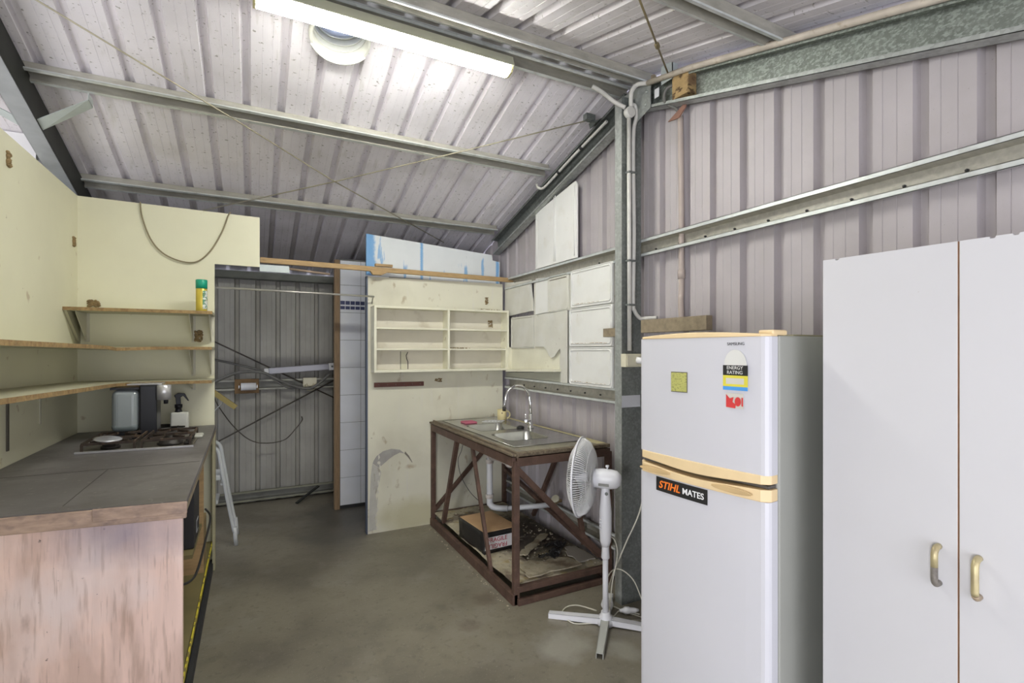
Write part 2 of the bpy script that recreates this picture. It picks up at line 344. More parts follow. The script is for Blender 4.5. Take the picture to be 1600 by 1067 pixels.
# tiled wall strip
tl = B(); tl.box(.735, 2.12, 4.99, 5.03, .02, 2.375); tw = struct(tl.obj('wall_tiled', plain('tile_backing', (.16, .16, .16), .9)))
tb = B(); xs = [.737, .929, .975, 1.2]; random.seed(2)
zs = [.03]; 
while zs[-1] < 2.3: zs.append(zs[-1] + .262)
for i in range(len(xs)-1):
    for j in range(len(zs)-1):
        z1 = min(zs[j+1], 2.36)
        tb.box(xs[i]+.0015, xs[i+1]-.0015, 4.984, 4.992, zs[j]+.0015, z1-.0015)
tb.obj('tile', mat('white_glazed_tile', (.80, .82, .88), .18, 0, .05, 3, spots=[('n', 3, .5, .8, (.76, .76, .70), .6, O1)]), tw, bev=.001, label='white glazed wall tiles')
bt = B()
for i in range(9): 
    bt.box(.74 + i*.046, .78 + i*.046, 4.981, 4.985, 1.895, 1.925); bt.box(.74 + i*.046, .78 + i*.046, 4.981, 4.985, 1.94, 1.975)
bt.obj('border_tile', plain('navy_border', (.05, .06, .14), .3), tw, label='navy patterned border strip')
B().box(.735, 1.0, 4.98, 4.99, .0, .028).obj('dark_strip', plain('flat_black', (.03, .03, .03), .8), tw)  # narrow black strip along the foot of the tiles
# timber post at the tiles' edge
tag(B().box(.685, .732, 4.965, 5.03, 0, 2.36).obj('timber_post', mat('brown_timber', (.25, .165, .09), .7, 0, .15, 5, (12, 12, 2)), bev=.002), 'upright brown timber stud at the left edge of the tiled strip', 'post')

# ------------------------------------------------------------------ steel frame
def hat(name, p0, p1, inward, label, cat, web=.062, lip=.021, depth=.058, m=purl_m, screws=(), group=None, lm=None):
    """top-hat section: web against the sheet, open side and two lips facing 'inward'"""
    p0, p1, n = Vector(p0), Vector(p1), Vector(inward).normalized(); x = (p1-p0).normalized(); s = x.cross(n).normalized(); vec = p1-p0
    t = .002; w2 = web/2
    root = thing(name, label, cat, tuple(p0), 0, group)
    b = B(); q = lambda a, h: p0 + s*a + n*h
    b.prism([q(-w2, 0), q(w2, 0), q(w2, t), q(-w2, t)], vec)
    for sg in (-1, 1):
        b.prism([q(sg*w2, 0), q(sg*(w2-t), 0), q(sg*(w2+.003-t), depth), q(sg*(w2+.003), depth)], vec)
    b.obj('channel', m, root)
    for sg in (-1, 1):
        c = B(); c.prism([q(sg*(w2+.001), depth-t), q(sg*(w2+lip), depth-t), q(sg*(w2+lip), depth), q(sg*(w2+.001), depth)], vec)
        c.prism([q(sg*(w2+lip-t), depth-.008), q(sg*(w2+lip), depth-.008), q(sg*(w2+lip), depth), q(sg*(w2+lip-t), depth)], vec)
        c.obj('lip', lm or lip_m, root)
    first = None
    for d in screws:
        if first is None:
            first = B().lathe([(.006, 0), (.006, .005), (.003, .012)], p0 + x*d + n*.002 - s*0.012, n, 8).obj('screw', blackcable_m, root); f0 = d
        else:
            c = first.copy(); COL.objects.link(c); c.parent = root; c.location = first.location + x*(d - f0)
    return root
def purlin(y, x0, x1, label, off=0.0):
    n = -(up_f if y > YR else up_n); z = roof_z(y) - .002 - off
    return hat('roof_purlin', (x0, y, z), (x1, y, z), n, label, 'purlin')
xr = 2.05
purlin(2.285, -3.0, 2.13, 'grey steel ridge purlin on the near roof slope, above the lit fluorescent light')
purlin(2.495, -3.0, 2.13, 'steel purlin just behind the ridge that carries the lit fluorescent light')
purlin(3.35, -3.0, 2.03, 'middle roof purlin of the far slope, between the ridge and the lowest purlin')
purlin(4.28, -3.0, 2.03, 'lowest roof purlin of the far slope, just above the cream kitchen boards')
purlin(1.41, -3.0, 2.13, 'roof purlin on the near slope at the top right, above the spangled rafter')
def csec(name, p0, p1, openv, up, w, h, lipw, label, cat, m, t=.0025, lipm=None, caps=None):
    """lipped channel along p0-p1; h along up, w along openv (open side)"""
    p0, p1 = Vector(p0), Vector(p1); o = Vector(openv).normalized(); u = Vector(up).normalized(); vec = p1-p0
    root = thing(name, label, cat, tuple(p0)); q = lambda a, b_: p0 + o*a + u*b_
    b = B(); b.prism([q(0, 0), q(t, 0), q(t, h), q(0, h)], vec)
    b.obj('web', m, root)
    f = B(); f.prism([q(0, 0), q(w, 0), q(w, t), q(0, t)], vec); f.prism([q(w-t, 0), q(w, 0), q(w, lipw), q(w-t, lipw)], vec); f.obj('bottom_flange', lipm or m, root)
    f = B(); f.prism([q(0, h-t), q(w, h-t), q(w, h), q(0, h)], vec); f.prism([q(w-t, h-lipw), q(w, h-lipw), q(w, h), q(w-t, h)], vec); f.obj('top_flange', m, root)
    return root
RD = .150
def raf(y): return roof_z(y) - .066 - RD/up_f.z
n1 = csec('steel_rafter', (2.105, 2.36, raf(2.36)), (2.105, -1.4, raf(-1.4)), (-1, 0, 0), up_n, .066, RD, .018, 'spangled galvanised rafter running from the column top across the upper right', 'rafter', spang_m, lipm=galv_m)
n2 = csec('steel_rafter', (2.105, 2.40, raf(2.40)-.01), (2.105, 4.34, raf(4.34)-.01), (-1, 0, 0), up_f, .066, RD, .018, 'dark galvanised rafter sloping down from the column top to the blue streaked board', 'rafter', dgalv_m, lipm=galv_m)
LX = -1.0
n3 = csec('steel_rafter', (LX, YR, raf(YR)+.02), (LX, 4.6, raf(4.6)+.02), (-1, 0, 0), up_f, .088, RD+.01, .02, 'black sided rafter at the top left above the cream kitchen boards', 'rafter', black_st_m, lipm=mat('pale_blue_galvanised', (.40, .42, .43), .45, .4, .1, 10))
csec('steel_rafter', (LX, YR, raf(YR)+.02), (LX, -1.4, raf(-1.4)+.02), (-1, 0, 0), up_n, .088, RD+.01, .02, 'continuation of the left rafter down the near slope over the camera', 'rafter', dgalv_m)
# purlins seen at the left rafter: diagonal fly brace
fb = B(); fb.prism([(-1.004, 3.47, 2.705), (-1.004, 3.55, 2.68), (-.76, 3.42, 2.80), (-.76, 3.335, 2.805)], (0, 0, .004)); fb.prism([(-.76, 3.42, 2.80), (-.76, 3.335, 2.805), (-.76, 3.34, 2.845), (-.76, 3.42, 2.84)], (-.003, 0, 0))
fb.prism([(-1.10, 3.46, 2.712), (-1.10, 3.54, 2.688), (-1.004, 3.55, 2.68), (-1.004, 3.47, 2.705)], (0, 0, .004))
fb.prism([(-1.35, 3.30, 2.80), (-1.35, 3.38, 2.80), (-1.10, 3.54, 2.688), (-1.10, 3.46, 2.712)], (0, 0, .004))
tag(fb.obj('fly_brace', mat('pale_zinc', (.50, .55, .54), .45, .3, .08, 8)), 'pale zinc fly brace strap bolted under the left rafter to the middle purlin', 'bracket')
# column
cr = thing('steel_column', 'galvanised steel column standing against the gable wall between sink bench and fridge', 'column', (2.0, 2.36, 0))
B().box(1.932, 2.078, 2.332, 2.335, 0, 3.0).obj('web', dgalv_m, cr)
cfl = B(); cfl.box(1.932, 1.935, 2.335, 2.395, 0, 2.98); cfl.box(1.935, 1.950, 2.392, 2.395, 0, 2.98); cfl.obj('flange', galv_m, cr)
cfl = B(); cfl.box(2.075, 2.078, 2.335, 2.395, 0, 2.98); cfl.box(2.06, 2.075, 2.392, 2.395, 0, 2.98); cfl.obj('flange', galv_m, cr)
tg = tag(B().box(1.930, 2.07, 2.3305, 2.3315, 1.165, 1.235).obj('tape_patch', plain('silver_tape', (.55, .56, .60), .35, .1)), 'pale silver tape stuck across the steel column below the power outlet', 'tape')
# apex gusset plate
gp = B(); gp.prism([(2.035, 2.20, 2.90), (2.035, 2.44, 2.82), (2.035, 2.52, 2.87), (2.035, 2.52, 3.07), (2.035, 2.20, 3.05)], (-.004, 0, 0))
ap = thing('apex_plate', 'grey galvanised gusset plate joining rafters and column at the ridge', 'bracket', (2.03, 2.4, 2.82))
gp.obj('plate', galv_m, ap)
for (yy, z_) in ((2.23, 3.0), (2.24, 2.93), (2.47, 2.88), (2.40, 2.86)):
    B().lathe([(.009, 0), (.009, .007), (.005, .007), (.005, .012)], (2.031, yy, z_), (-1, 0, 0), 6).obj('bolt', galv_m, ap)
# wall girts
hat('wall_girt', (XW-.002, -1.5, 2.118), (XW-.002, 4.18, 2.118), (-1, 0, 0), 'upper horizontal steel girt running the whole length of the gable wall', 'girt', m=purl_m, screws=[1.75 + .183*i for i in range(15)])
hat('wall_girt', (XW-.002, 0.2, 1.208), (XW-.002, 4.18, 1.208), (-1, 0, 0), 'lower steel girt on the gable wall just above the sink bench', 'girt', m=purl_m, screws=[2.6 + .183*i for i in range(7)])
hat('wall_girt', (XW-.002, 2.5, .26), (XW-.002, 4.18, .26), (-1, 0, 0), 'bottom steel girt on the gable wall beneath the sink bench', 'girt', m=purl_m)
hat('wall_girt', (-1.0, YB-.002, 1.165), (.80, YB-.002, 1.165), (0, -1, 0), 'steel girt across the dark back wall behind the hanging light batten', 'girt', m=mat('dusty_dark_steel', (.22, .22, .19), .5, .3, .15, 9), lm=mat('dusty_lip', (.40, .40, .34), .5, .2, .15, 9))
hat('wall_girt', (-1.0, YB-.002, .072), (.80, YB-.002, .072), (0, -1, 0), 'low steel girt along the foot of the dark back wall', 'girt', m=MATS['dusty_dark_steel'], lm=mat('dusty_low_lip', (.26, .26, .19), .6, .1, .15, 9))
ev = B(); ev.box(-1.0, .80, 5.50, 5.56, 2.195, 2.27); ev.box(-1., .8, 5.47, 5.50, 2.20, 2.21)
tag(ev.obj('eave_channel', mat('dark_eave_steel', (.10, .105, .09), .5, .3, .2, 8)), 'dark steel channel along the top of the back wall', 'beam')
tag(B().box(.76, .80, 5.05, 5.6, 0, 2.28).obj('return_panel', mat('brown_panel', (.17, .13, .09), .7)), 'brown side panel closing the recess behind the timber stud', 'panel')

# ------------------------------------------------------------------ fluorescent light
fl = thing('fluorescent_light', 'long lit fluorescent batten light hanging under the ridge purlins', 'light', (.62, 2.45, 3.0))
b = B(); b.prism([(0, 2.395, 3.036), (0, 2.401, 3.034), (0, 2.43, 3.06), (0, 2.49, 3.06), (0, 2.519, 3.034), (0, 2.525, 3.036), (0, 2.50, 3.095), (0, 2.42, 3.095)], (1.255, 0, 0)); b.obj('housing', mat('aged_cream_metal', (.50, .50, .38), .5), fl, bev=.003)
pts = [(-.040, 0), (-.043, -.022), (-.034, -.040), (0, -.048), (.034, -.040), (.043, -.022), (.040, 0)]
B().prism([(0.012, 2.46 + a, 3.054 + z) for a, z in pts], (1.23, 0, 0)).obj('diffuser', tube_m, fl)
for x0 in (0, 1.243):
    B().prism([(x0, 2.46 + a*1.08, 3.056 + z*1.08) for a, z in pts], (.012, 0, 0)).obj('end_cap', mat('yellowed_end_cap', (.62, .55, .30), .5), fl)
# roof vent
vt = thing('roof_vent', 'round roof vent with clear rim in the far slope beside the fluorescent light', 'vent', tuple(VC))
B().lathe([(.136, -.03), (.148, -.026), (.152, -.006), (.136, -.002), (.134, .14), (.142, .14), (.142, -.002)], VC, up_f, 36, cap=False).obj('collar', mat('silvered_vent_plastic', (.62, .62, .56), .3, .1, .1, 6), vt, solid=.003)
B().lathe([(.137, .14), (.128, .185), (.09, .215), (.0, .23)], VC, up_f, 36, cap=False).obj('dome', gl('frosted_dome', (.8, .84, .95), .4, .85), vt, solid=.003)
rp = B(); rp.tube([VC + up_f*-.03 + (Vector((1,0,0))*math.cos(a) + fs*math.sin(a))*.147 for a in [R(25 + i*130/14) for i in range(15)]], .006, 6); rp.obj('torn_rim', plain('clear_rim', (.78, .80, .72), .2), vt)
for h_, r_2 in ((.035, .131), (.075, .131), (.12, .130)):
    B().tube([VC + up_f*h_ + (Vector((1,0,0))*math.cos(a) + fs*math.sin(a))*r_2 for a in [6.28318*i/40 for i in range(40)]], .004, 6, closed=True).obj('inner_ring', MATS['silvered_vent_plastic'], vt)
# ------------------------------------------------------------------ bracing wires
def wire(name, pts, r, m, label, cat, seg=6): return tag(B().tube(pts, r, seg).obj(name, m), label, cat)
def under(x, y, o=.072): return Vector((x, y, roof_z(y) - o))
wire('brace_wire', [(-.95, 2.75, 3.025), (-.083, 3.357, 2.848), (.51, 3.80, 2.724), (1.60, 4.50, 2.52)], .0042, rod_m, 'bracing wire falling from top left across the far roof to the blue streaked board', 'wire')
wire('brace_wire', [(-.50, 4.46, 2.50), (.513, 3.812, 2.716), (1.206, 3.306, 2.862), (2.0, 2.70, 3.03)], .0042, rod_m, 'bracing wire rising from above the kitchen wall to the bracket beside the column top', 'wire')
wb = thing('brace_rod', 'brown bracing rod with a turnbuckle joint crossing the near roof slope', 'rod', (1.7, 1.85, 2.95))
B().tube([(1.18, 1.38, 2.82), (2.03, 2.06, 3.02)], .0045, 6).obj('rod', mat('rusty_rod', (.20, .16, .08), .6, .3, .2, 10), wb)
B().lathe([(.006, -.03), (.012, -.015), (.012, .015), (.006, .03)], (1.70, 1.796, 2.942), (.78, .62, .18), 10).obj('turnbuckle', MATS['rusty_rod'], wb)
bk = B(); bk.box(2.03, 2.034, 2.03, 2.115, 2.985, 3.085); bk.box(2.03, 2.07, 2.03, 2.034, 2.985, 3.085); tag(bk.obj('brace_bracket', mat('pale_zinc', (.5, .55, .54))), 'small pale zinc bracket holding the brown bracing rod above the rafter', 'bracket')
bb = B(); bb.box(1.93, 2.0, 2.68, 2.72, 3.01, 3.05); bb.prism([(2.0, 2.66, 3.0), (2.0, 2.74, 2.98), (1.96, 2.70, 2.99)], (.04, 0, .03)); tag(bb.obj('brace_bracket', dgalv_m), 'small dark bracket at the upper end of the crossing bracing wire', 'bracket')

# ------------------------------------------------------------------ conduits
cj = thing('conduit_run', 'pale conduit from under the ridge through a round junction box and down the column', 'conduit', (1.97, 2.31, 1.45))
B().lathe([(.030, 0), (.032, .004), (.032, .034), (.028, .036)], (1.968, 2.325, 2.90), (0, -1, 0), 20).obj('junction_box', conduit_m, cj)
B().tube(bez([(1.80, 2.44, 3.075), (1.845, 2.40, 3.03), (1.89, 2.345, 2.96), (1.94, 2.312, 2.925)]), .0125).obj('conduit', conduit_m, cj)
B().tube([(1.968, 2.312, 2.88), (1.972, 2.312, 1.50)], .0128).obj('conduit', conduit_m, cj)
c2 = bez([(1.985, 2.312, 2.955), (2.015, 2.31, 2.945), (2.02, 2.31, 2.88), (2.003, 2.312, 2.80), (2.0, 2.312, 2.6), (2.006, 2.312, 2.2), (2.0, 2.312, 1.80), (2.012, 2.312, 1.735), (2.05, 2.31, 1.695), (2.075, 2.28, 1.692), (2.10, 2.22, 1.692)]); B().tube(c2, .0118).obj('conduit', conduit_m, cj)
for z_ in (2.55, 2.03, 1.77): B().box(1.955, 2.02, 2.296, 2.33, z_-.006, z_+.006).obj('saddle_clip', dgalv_m, cj, bev=.002)
cr2 = thing('conduit_run', 'dusty cream conduit lying along the top of the spangled rafter to the junction box', 'conduit', (2.03, 1.5, 2.7))
B().tube(bez([(1.985, 2.31, 2.925), (1.972, 2.30, 2.96), (1.962, 2.28, 3.01), (1.985, 2.26, 3.045), (2.02, 2.21, 3.04)]), .0128).obj('conduit', conduit_m, cr2)
cb = lambda y: Vector((2.024, y, raf(y) + RD + .002))
B().tube([(2.02, 2.21, 3.04), cb(1.9)+Vector((0, 0, .008)), cb(1.0)+Vector((0, 0, .008)), cb(0)+Vector((0, 0, .008))], .0155).obj('conduit', dconduit_m, cr2)
for y in (2.17, 1.44): B().lathe([(.014, -.006), (.014, .006)], cb(y) + Vector((0, 0, .012)), (0, 1, .28), 12).obj('saddle_clip', oldtimber_m, cr2)
cw = thing('conduit_run', 'dusty conduit upright on the gable wall behind the fridge, dark cable in its top', 'conduit', (2.11, 2.05, 1.63))
B().tube(bez([(2.115, 2.055, 2.80), (2.118, 2.05, 2.3), (2.118, 2.05, 1.86), (2.108, 2.045, 1.78), (2.112, 2.04, 1.64)]), .0155).obj('conduit', mat('dirty_pink_conduit', (.44, .37, .33), .6, 0, .1, 8), cw)
B().lathe([(.019, 0), (.020, .05)], (2.118, 2.05, 1.90), (0, 0, 1), 12).obj('coupling', MATS['dirty_pink_conduit'], cw)
B().tube(bez([(2.075, 2.0, 2.93), (2.055, 2.02, 2.95), (2.03, 2.07, 2.945), (2.028, 2.09, 2.90), (2.06, 2.09, 2.87), (2.095, 2.065, 2.845), (2.115, 2.055, 2.79)]), .008).obj('cable', greycable_m, cw)
cs = thing('conduit_run', 'short white conduit strapped along the far rafter with a hooked lower end', 'conduit', (2.03, 3.0, 2.9))
pp = bez([(2.03, 2.60, 2.98), (2.028, 3.0, 2.88), (2.026, 3.32, 2.79), (2.02, 3.40, 2.775), (2.0, 3.43, 2.79), (1.985, 3.42, 2.81)]); B().tube(pp, .010).obj('conduit', conduit_m, cs)
for y, z_ in ((2.88, 2.909), (3.17, 2.833)): B().lathe([(.0125, -.012), (.0125, .012)], (2.028, y, z_), (0, 1, -.26), 10).obj('tape_band', blackcable_m, cs)
ol = thing('power_outlet', 'cream power outlet box on the column with a white plug in it', 'power outlet', (1.96, 2.29, 1.40))
B().box(1.922, 2.05, 2.286, 2.331, 1.405, 1.482).obj('box', plain('cream_outlet', (.66, .63, .48), .5), ol, bev=.003)
B().box(1.93, 2.045, 2.281, 2.286, 1.412, 1.476).obj('cover', plain('cream_outlet', (.66, .63, .48), .5), ol, bev=.002)
pl = thing('appliance_lead', 'white cord with plug hanging from the column outlet down to the floor behind the fan', 'cord', (2.0, 2.28, 0))
B().lathe([(.010, 0), (.020, .004), (.020, .03), (.012, .04), (.006, .06)], (2.0, 2.281, 1.445), (.4, -1, -.1), 12).obj('plug', white_pl_m, pl)
B().tube(bez([(2.022, 2.225, 1.44), (2.03, 2.20, 1.40), (2.02, 2.20, 1.1), (1.995, 2.19, .85), (1.955, 2.20, .60), (1.88, 2.24, .40), (1.80, 2.27, .2), (1.775, 2.28, .06), (1.80, 2.25, .008), (1.88, 2.28, .006), (1.95, 2.2, .006)]), .0042, 6).obj('cord', plain('cream_cord', (.66, .64, .54)), pl)
# timber bits on the frame
t = B(); t.box(2.035, 2.10, 1.925, 1.965, 2.865, 3.005); t.box(2.037, 2.10, 1.965, 2.04, 2.868, 3.0)
tag(t.obj('timber_block', mat('split_timber', (.42, .29, .13), .8, 0, .2, 14, spots=[('n', 22, .52, .6, (.08, .045, .02), .9, (1, 1, 2)), ('at', (0, -.05, .07), .035, .01, (.16, .09, .05), .8, O1)], bump=.5), bev=.004), 'split brown timber block wedged in the rafter beside the column top', 'block')
tag(B().prism([(2.095, 2.13, 2.80), (2.095, 1.99, 2.86), (2.095, 2.0, 2.83), (2.095, 2.05, 2.79)], (.008, 0, 0)).obj('clay_nest', plain('red_mud', (.28, .15, .11), .9)), 'reddish mud lump on the wall under the rafter end', 'nest')
tag(B().box(2.033, 2.036, 2.135, 2.17, 2.935, 2.985).obj('paper_label', plain('paper', (.75, .76, .78))), 'small white paper label stuck inside the rafter end', 'label')
tag(B().box(2.03, 2.075, 1.80, 2.28, 1.605, 1.68).obj('timber_plank', oldtimber_m, bev=.002), 'weathered timber plank fixed to the gable wall behind the fridge top', 'plank')
tag(B().box(2.0, 2.045, 2.41, 2.60, 1.588, 1.642).obj('timber_block', oldtimber_m, bev=.002), 'short olive timber block on the wall at the left side of the column', 'block')

# ------------------------------------------------------------------ sheets and old appliance doors on the gable wall
def pane(name, y0, y1, z0, z1, label, cat, m=enamel_m, x=2.078, th=.014, inset=.02, group=None, poly=None, tilt=0):
    root = thing(name, label, cat, (x, (y0+y1)/2, z0), 0, group)
    if poly: B().prism([(x, a, c) for a, c in poly], (th, 0, 0)).obj('sheet', m, root, bev=.002); return root
    b = B(); b.box(x, x+th, y0, y1, z0, z1); b.obj('sheet', m, root, bev=.004)
    if inset:
        f = B(); i = inset; r_ = .018
        def rr(i):
            out = []
            for cy, cz, a0 in ((y1-i-r_, z1-i-r_, 0), (y0+i+r_, z1-i-r_, 90), (y0+i+r_, z0+i+r_, 180), (y1-i-r_, z0+i+r_, 270)):
                for k in range(5): a = R(a0 + k*22.5); out.append((x-.002, cy + r_*math.cos(a), cz + r_*math.sin(a)))
            return out
        f.tube(rr(i), .005, 6, closed=True); f.tube(rr(.004), .004, 6, closed=True); f.obj('rim', m, root)
        if name == 'enamel_panel':
            g = random.Random(int(z0*100)); rb = B(); yy = y0 + .05
            while yy < y1 - .05:
                l_ = g.uniform(.01, .05); rb.tube([(x-.004, yy, z0+.022+g.uniform(-.002, .002)), (x-.004, yy+l_*.8, z0+.022+g.uniform(-.002, .002))], g.uniform(.0015, .0035), 5); yy += l_
            rb.obj('rust_line', mat('rust_streak', (.36, .25, .13), .9, 0, .3, 40), root, label='rusty seam along the lower edge')
    return root
pane('enamel_panel', 2.60, 3.08, 1.812, 2.085, 'white enamelled door panel beside the column, topmost of its stack of three', 'panel')
pane('enamel_panel', 2.60, 3.10, 1.530, 1.806, 'white enamelled door panel beside the column, middle one of three, rust spot near its centre', 'panel')
pane('enamel_panel', 2.60, 3.10, 1.255, 1.525, 'white enamelled door panel beside the column, lowest of three, resting above the lower girt', 'panel')
r_ = thing('enamel_panel', 'tall white enamelled panel leaning on the wall above the upper girt', 'panel', (2.07, 3.3, 2.17))
B().prism([(2.075, 3.00, 2.172), (2.075, 3.60, 2.172), (2.075, 3.60, raf(3.60)-.005), (2.075, 3.06, 2.725), (2.075, 3.02, 2.73), (2.075, 3.0, 2.70)], (.012, 0, 0)).obj('sheet', enamel_m, r_, bev=.003)
for y in (3.03, 3.29, 3.31, 3.57): B().tube([(2.073, y, 2.19), (2.073, y, min(2.70, raf(y)-.03))], .004, 6).obj('rib', enamel_m, r_)
pane('wall_sheet', 3.66, 4.18, 1.81, 2.13, 'torn cream sheet in the corner under the end of the timber rail', 'sheet', oldcream_m, 2.086,
     poly=[(4.185, 1.812), (4.185, 2.135), (4.0, 2.115), (3.985, 2.10), (3.97, 2.112), (3.70, 2.10), (3.69, 2.0), (3.67, 1.93), (3.665, 1.835), (3.9, 1.828)])
pane('wall_sheet', 3.64, 4.06, 1.52, 1.80, 'cream sheet on the gable wall below the torn corner sheet', 'sheet', oldcream_m, 2.087, inset=.012)
pane('wall_sheet', 3.36, 3.62, 1.80, 2.09, 'pale bluish white narrow sheet with torn right edge, second from the corner', 'sheet', enamel_m, 2.088,
     poly=[(3.62, 1.80), (3.62, 2.098), (3.40, 2.085), (3.405, 1.97), (3.39, 1.95), (3.40, 1.90), (3.385, 1.86), (3.395, 1.81)])
pane('wall_sheet', 3.12, 3.41, 1.80, 2.07, 'cream square sheet left of the topmost enamel panel with a rust brown top edge', 'sheet', oldcream_m, 2.082, inset=.012)
tag(B().box(2.080, 2.095, 3.14, 3.40, 2.05, 2.075).obj('rusty_strip', mat('rust_flakes', (.14, .09, .06), .9, 0, .4, 40, bump=.6)), 'dark rusty strip along the top of the cream square sheet', 'strip')
wv = [(3.61, 1.79), (3.41, 1.795), (3.12, 1.80), (3.12, 1.26), (3.19, 1.255), (3.21, 1.50), (3.22, 1.515), (3.26, 1.49), (3.30, 1.455), (3.34, 1.445), (3.38, 1.46), (3.41, 1.50), (3.46, 1.53), (3.61, 1.535)]
pane('wall_sheet', 3.12, 3.6, 1.25, 1.8, 'wavy bottomed cream sheet hanging over the tilted shelf box', 'sheet', oldcream_m, 2.070, poly=wv, th=.006)
tag(B().box(2.0965, 2.1005, 2.6, 3.66, 1.25, 2.09).obj('backing_sheet', oldcream_m), 'pale backing sheet showing in the joints behind the enamelled panels', 'sheet')
hl = B()
for z_ in (1.62, 1.585): hl.tube([(2.068, 3.60, z_), (2.068, 3.44, z_)], .003, 6)
# tilted shelf box lying on the lower girt
sb = thing('shelf_box', 'cream open shelf box lying tilted on the lower girt in the corner', 'shelf', (2.05, 3.65, 1.27))
def tz(y, z): return z + (4.10 - y) * .035
def tbox(y0, y1, z0, z1, x0, x1):
    b = B(); b.prism([(x0, y0, tz(y0, z0)), (x0, y1, tz(y1, z0)), (x0, y1, tz(y1, z1)), (x0, y0, tz(y0, z1))], (x1-x0, 0, 0)); return b
tbox(3.26, 4.06, 1.325, 1.52, 2.092, 2.10).obj('back_board', cab_m, sb)
tbox(3.24, 4.08, 1.31, 1.33, 2.03, 2.10).obj('bottom_board', cab_m, sb, bev=.002)
tbox(4.06, 4.08, 1.31, 1.53, 2.03, 2.10).obj('end_board', cab_m, sb, bev=.002)
tag(B().prism([(2.093, 3.25, 1.255), (2.093, 4.18, 1.255), (2.093, 4.18, 1.30), (2.093, 3.25, 1.335)], (.006, 0, 0)).obj('wall_sheet', mat('greenish_grey_board', (.42, .42, .34), .7)), 'grey green board strip behind and below the tilted shelf box', 'sheet')

# ------------------------------------------------------------------ partition: blue streaked board, rail, wall shelf, hook rail
bl_m = mat('blue_streaked_white_board', (.70, .73, .74), .6, 0, .05, 4, spots=[('n', 5, .60, .64, (.20, .40, .66), .85, (3.4, 1, .55)), ('n', 30, .72, .75, (.15, .2, .26), .6, (2, 1, .4)),
     ('at', (-.585, 0, .2), .05, .012, (.16, .37, .66), .95, (1, 0, .1)), ('at', (-.14, 0, .2), .012, .006, (.17, .38, .66), .95, (1, 0, 0)), ('at', (.585, 0, .1), .016, .006, (.17, .38, .66), .95, (1, 0, .0))])
tag(B().prism([(.83, 4.215, 2.125), (2.045, 4.215, 2.11), (2.045, 4.215, 2.325), (1.975, 4.215, 2.335), (1.965, 4.215, 2.385), (.83, 4.215, 2.462)], (0, .02, 0)).obj('painted_board', bl_m), 'white board with blue paint streaks standing on top of the plaster partition', 'board')
tr_ = thing('timber_rail', 'long thin timber rail running from the kitchen board over the partition to the girt', 'rail', (1.0, 4.13, 2.14))
B().bar((.048, 4.125, 2.166), (2.135, 4.125, 2.150), .03, .038).obj('rail', timber_m, tr_, bev=.002)
bt_ = B(); bt_.box(.88, 1.02, 4.105, 4.145, 2.185, 2.205); bt_.prism([(.84, 4.108, 2.142), (.98, 4.108, 2.14), (.93, 4.108, 2.115), (.86, 4.108, 2.115)], (0, .035, 0)); bt_.obj('packer', timber_m, tr_, bev=.002)
ws = thing('wall_shelf_unit', 'cream open shelf unit with six pigeonholes hung on the plaster partition', 'shelf unit', (1.45, 4.15, 1.32))
SX0, SX1, SZ0, SZ1, SYF = .858, 2.062, 1.325, 1.862, 4.05
B().box(SX0, SX1, SYF, YP-.004, SZ1-.018, SZ1).obj('top_board', cab_m, ws, bev=.002)
B().box(SX0, SX1, SYF, YP-.004, SZ0, SZ0+.02).obj('bottom_board', cab_m, ws, bev=.002)
for x0 in (SX0, 1.485-.009, SX1-.02): B().box(x0, x0+.02, SYF+.001, YP-.004, SZ0+.02, SZ1-.018).obj('side_board' if x0 != 1.485-.009 else 'divider', cab_m, ws, bev=.0015)
for x0, x1 in ((SX0+.02, 1.476), (1.496, SX1-.02)):
    for z_ in (1.505, 1.675): B().box(x0, x1, SYF+.006, YP-.004, z_, z_+.014).obj('shelf', cab_m, ws, bev=.0015)
B().box(SX0+.01, SX1-.01, YP-.010, YP-.004, SZ0+.01, SZ1-.01).obj('back_board', mat('faded_cream_back', (.68, .64, .54), .6, 0, .06, 4, spots=[('n', 9, .6, .75, (.42, .36, .26), .5, O1)]), ws)
hb = B(); hb.prism([(1.10, YP-.014, 1.345), (1.155, YP-.014, 1.345), (1.15, YP-.014, 1.48), (1.16, YP-.014, 1.49), (1.11, YP-.014, 1.49)], (0, .003, 0)); hb.obj('broken_slot', plain('broken_slot_cream', (.62, .60, .46)), ws)
cr_ = B(); cr_.tube([(1.103, YP-.0155, 1.345), (1.102, YP-.0155, 1.495)], .0016, 5); cr_.tube([(1.165, YP-.0155, 1.345), (1.165, YP-.0155, 1.41), (1.155, YP-.0155, 1.43), (1.15, YP-.0155, 1.46), (1.165, YP-.0155, 1.49)], .003, 5); cr_.obj('crack', plain('black_crack', (.03, .02, .02)), ws)
# dried mud on the shelf unit
mud = mat('dried_mud', (.27, .19, .09), .95, 0, .3, 40, bump=.5)
def crumbs(n, cx, cy, cz, rx, rz, ry=.006):
    b = B()
    for i in range(n):
        r = random.uniform(.003, .008); b.lathe([(r*.3, -r*.6), (r, 0), (r*.4, r*.7)], (cx+random.uniform(-rx, rx), cy+random.uniform(-ry, ry), cz+random.uniform(-rz, rz)), (random.random()-.5, random.random()-.5, 1), 6)
    return b
random.seed(5)
tag(crumbs(60, 1.93, YP-.014, 1.745, .022, .03, .003).obj('mud_nest', mud), 'dried mud wasp nest on the back of the upper right pigeonhole', 'nest')
tag(crumbs(50, 1.90, YP-.003, 1.955, .014, .03, .003).obj('mud_nest', mud), 'dried mud wasp nest on the partition above the right end of the shelf unit', 'nest')
tag(crumbs(40, 1.44, YP-.002, 1.245, .03, .014, .003).obj('mud_nest', mud), 'dried mud mark on the partition under the middle of the shelf unit', 'nest')
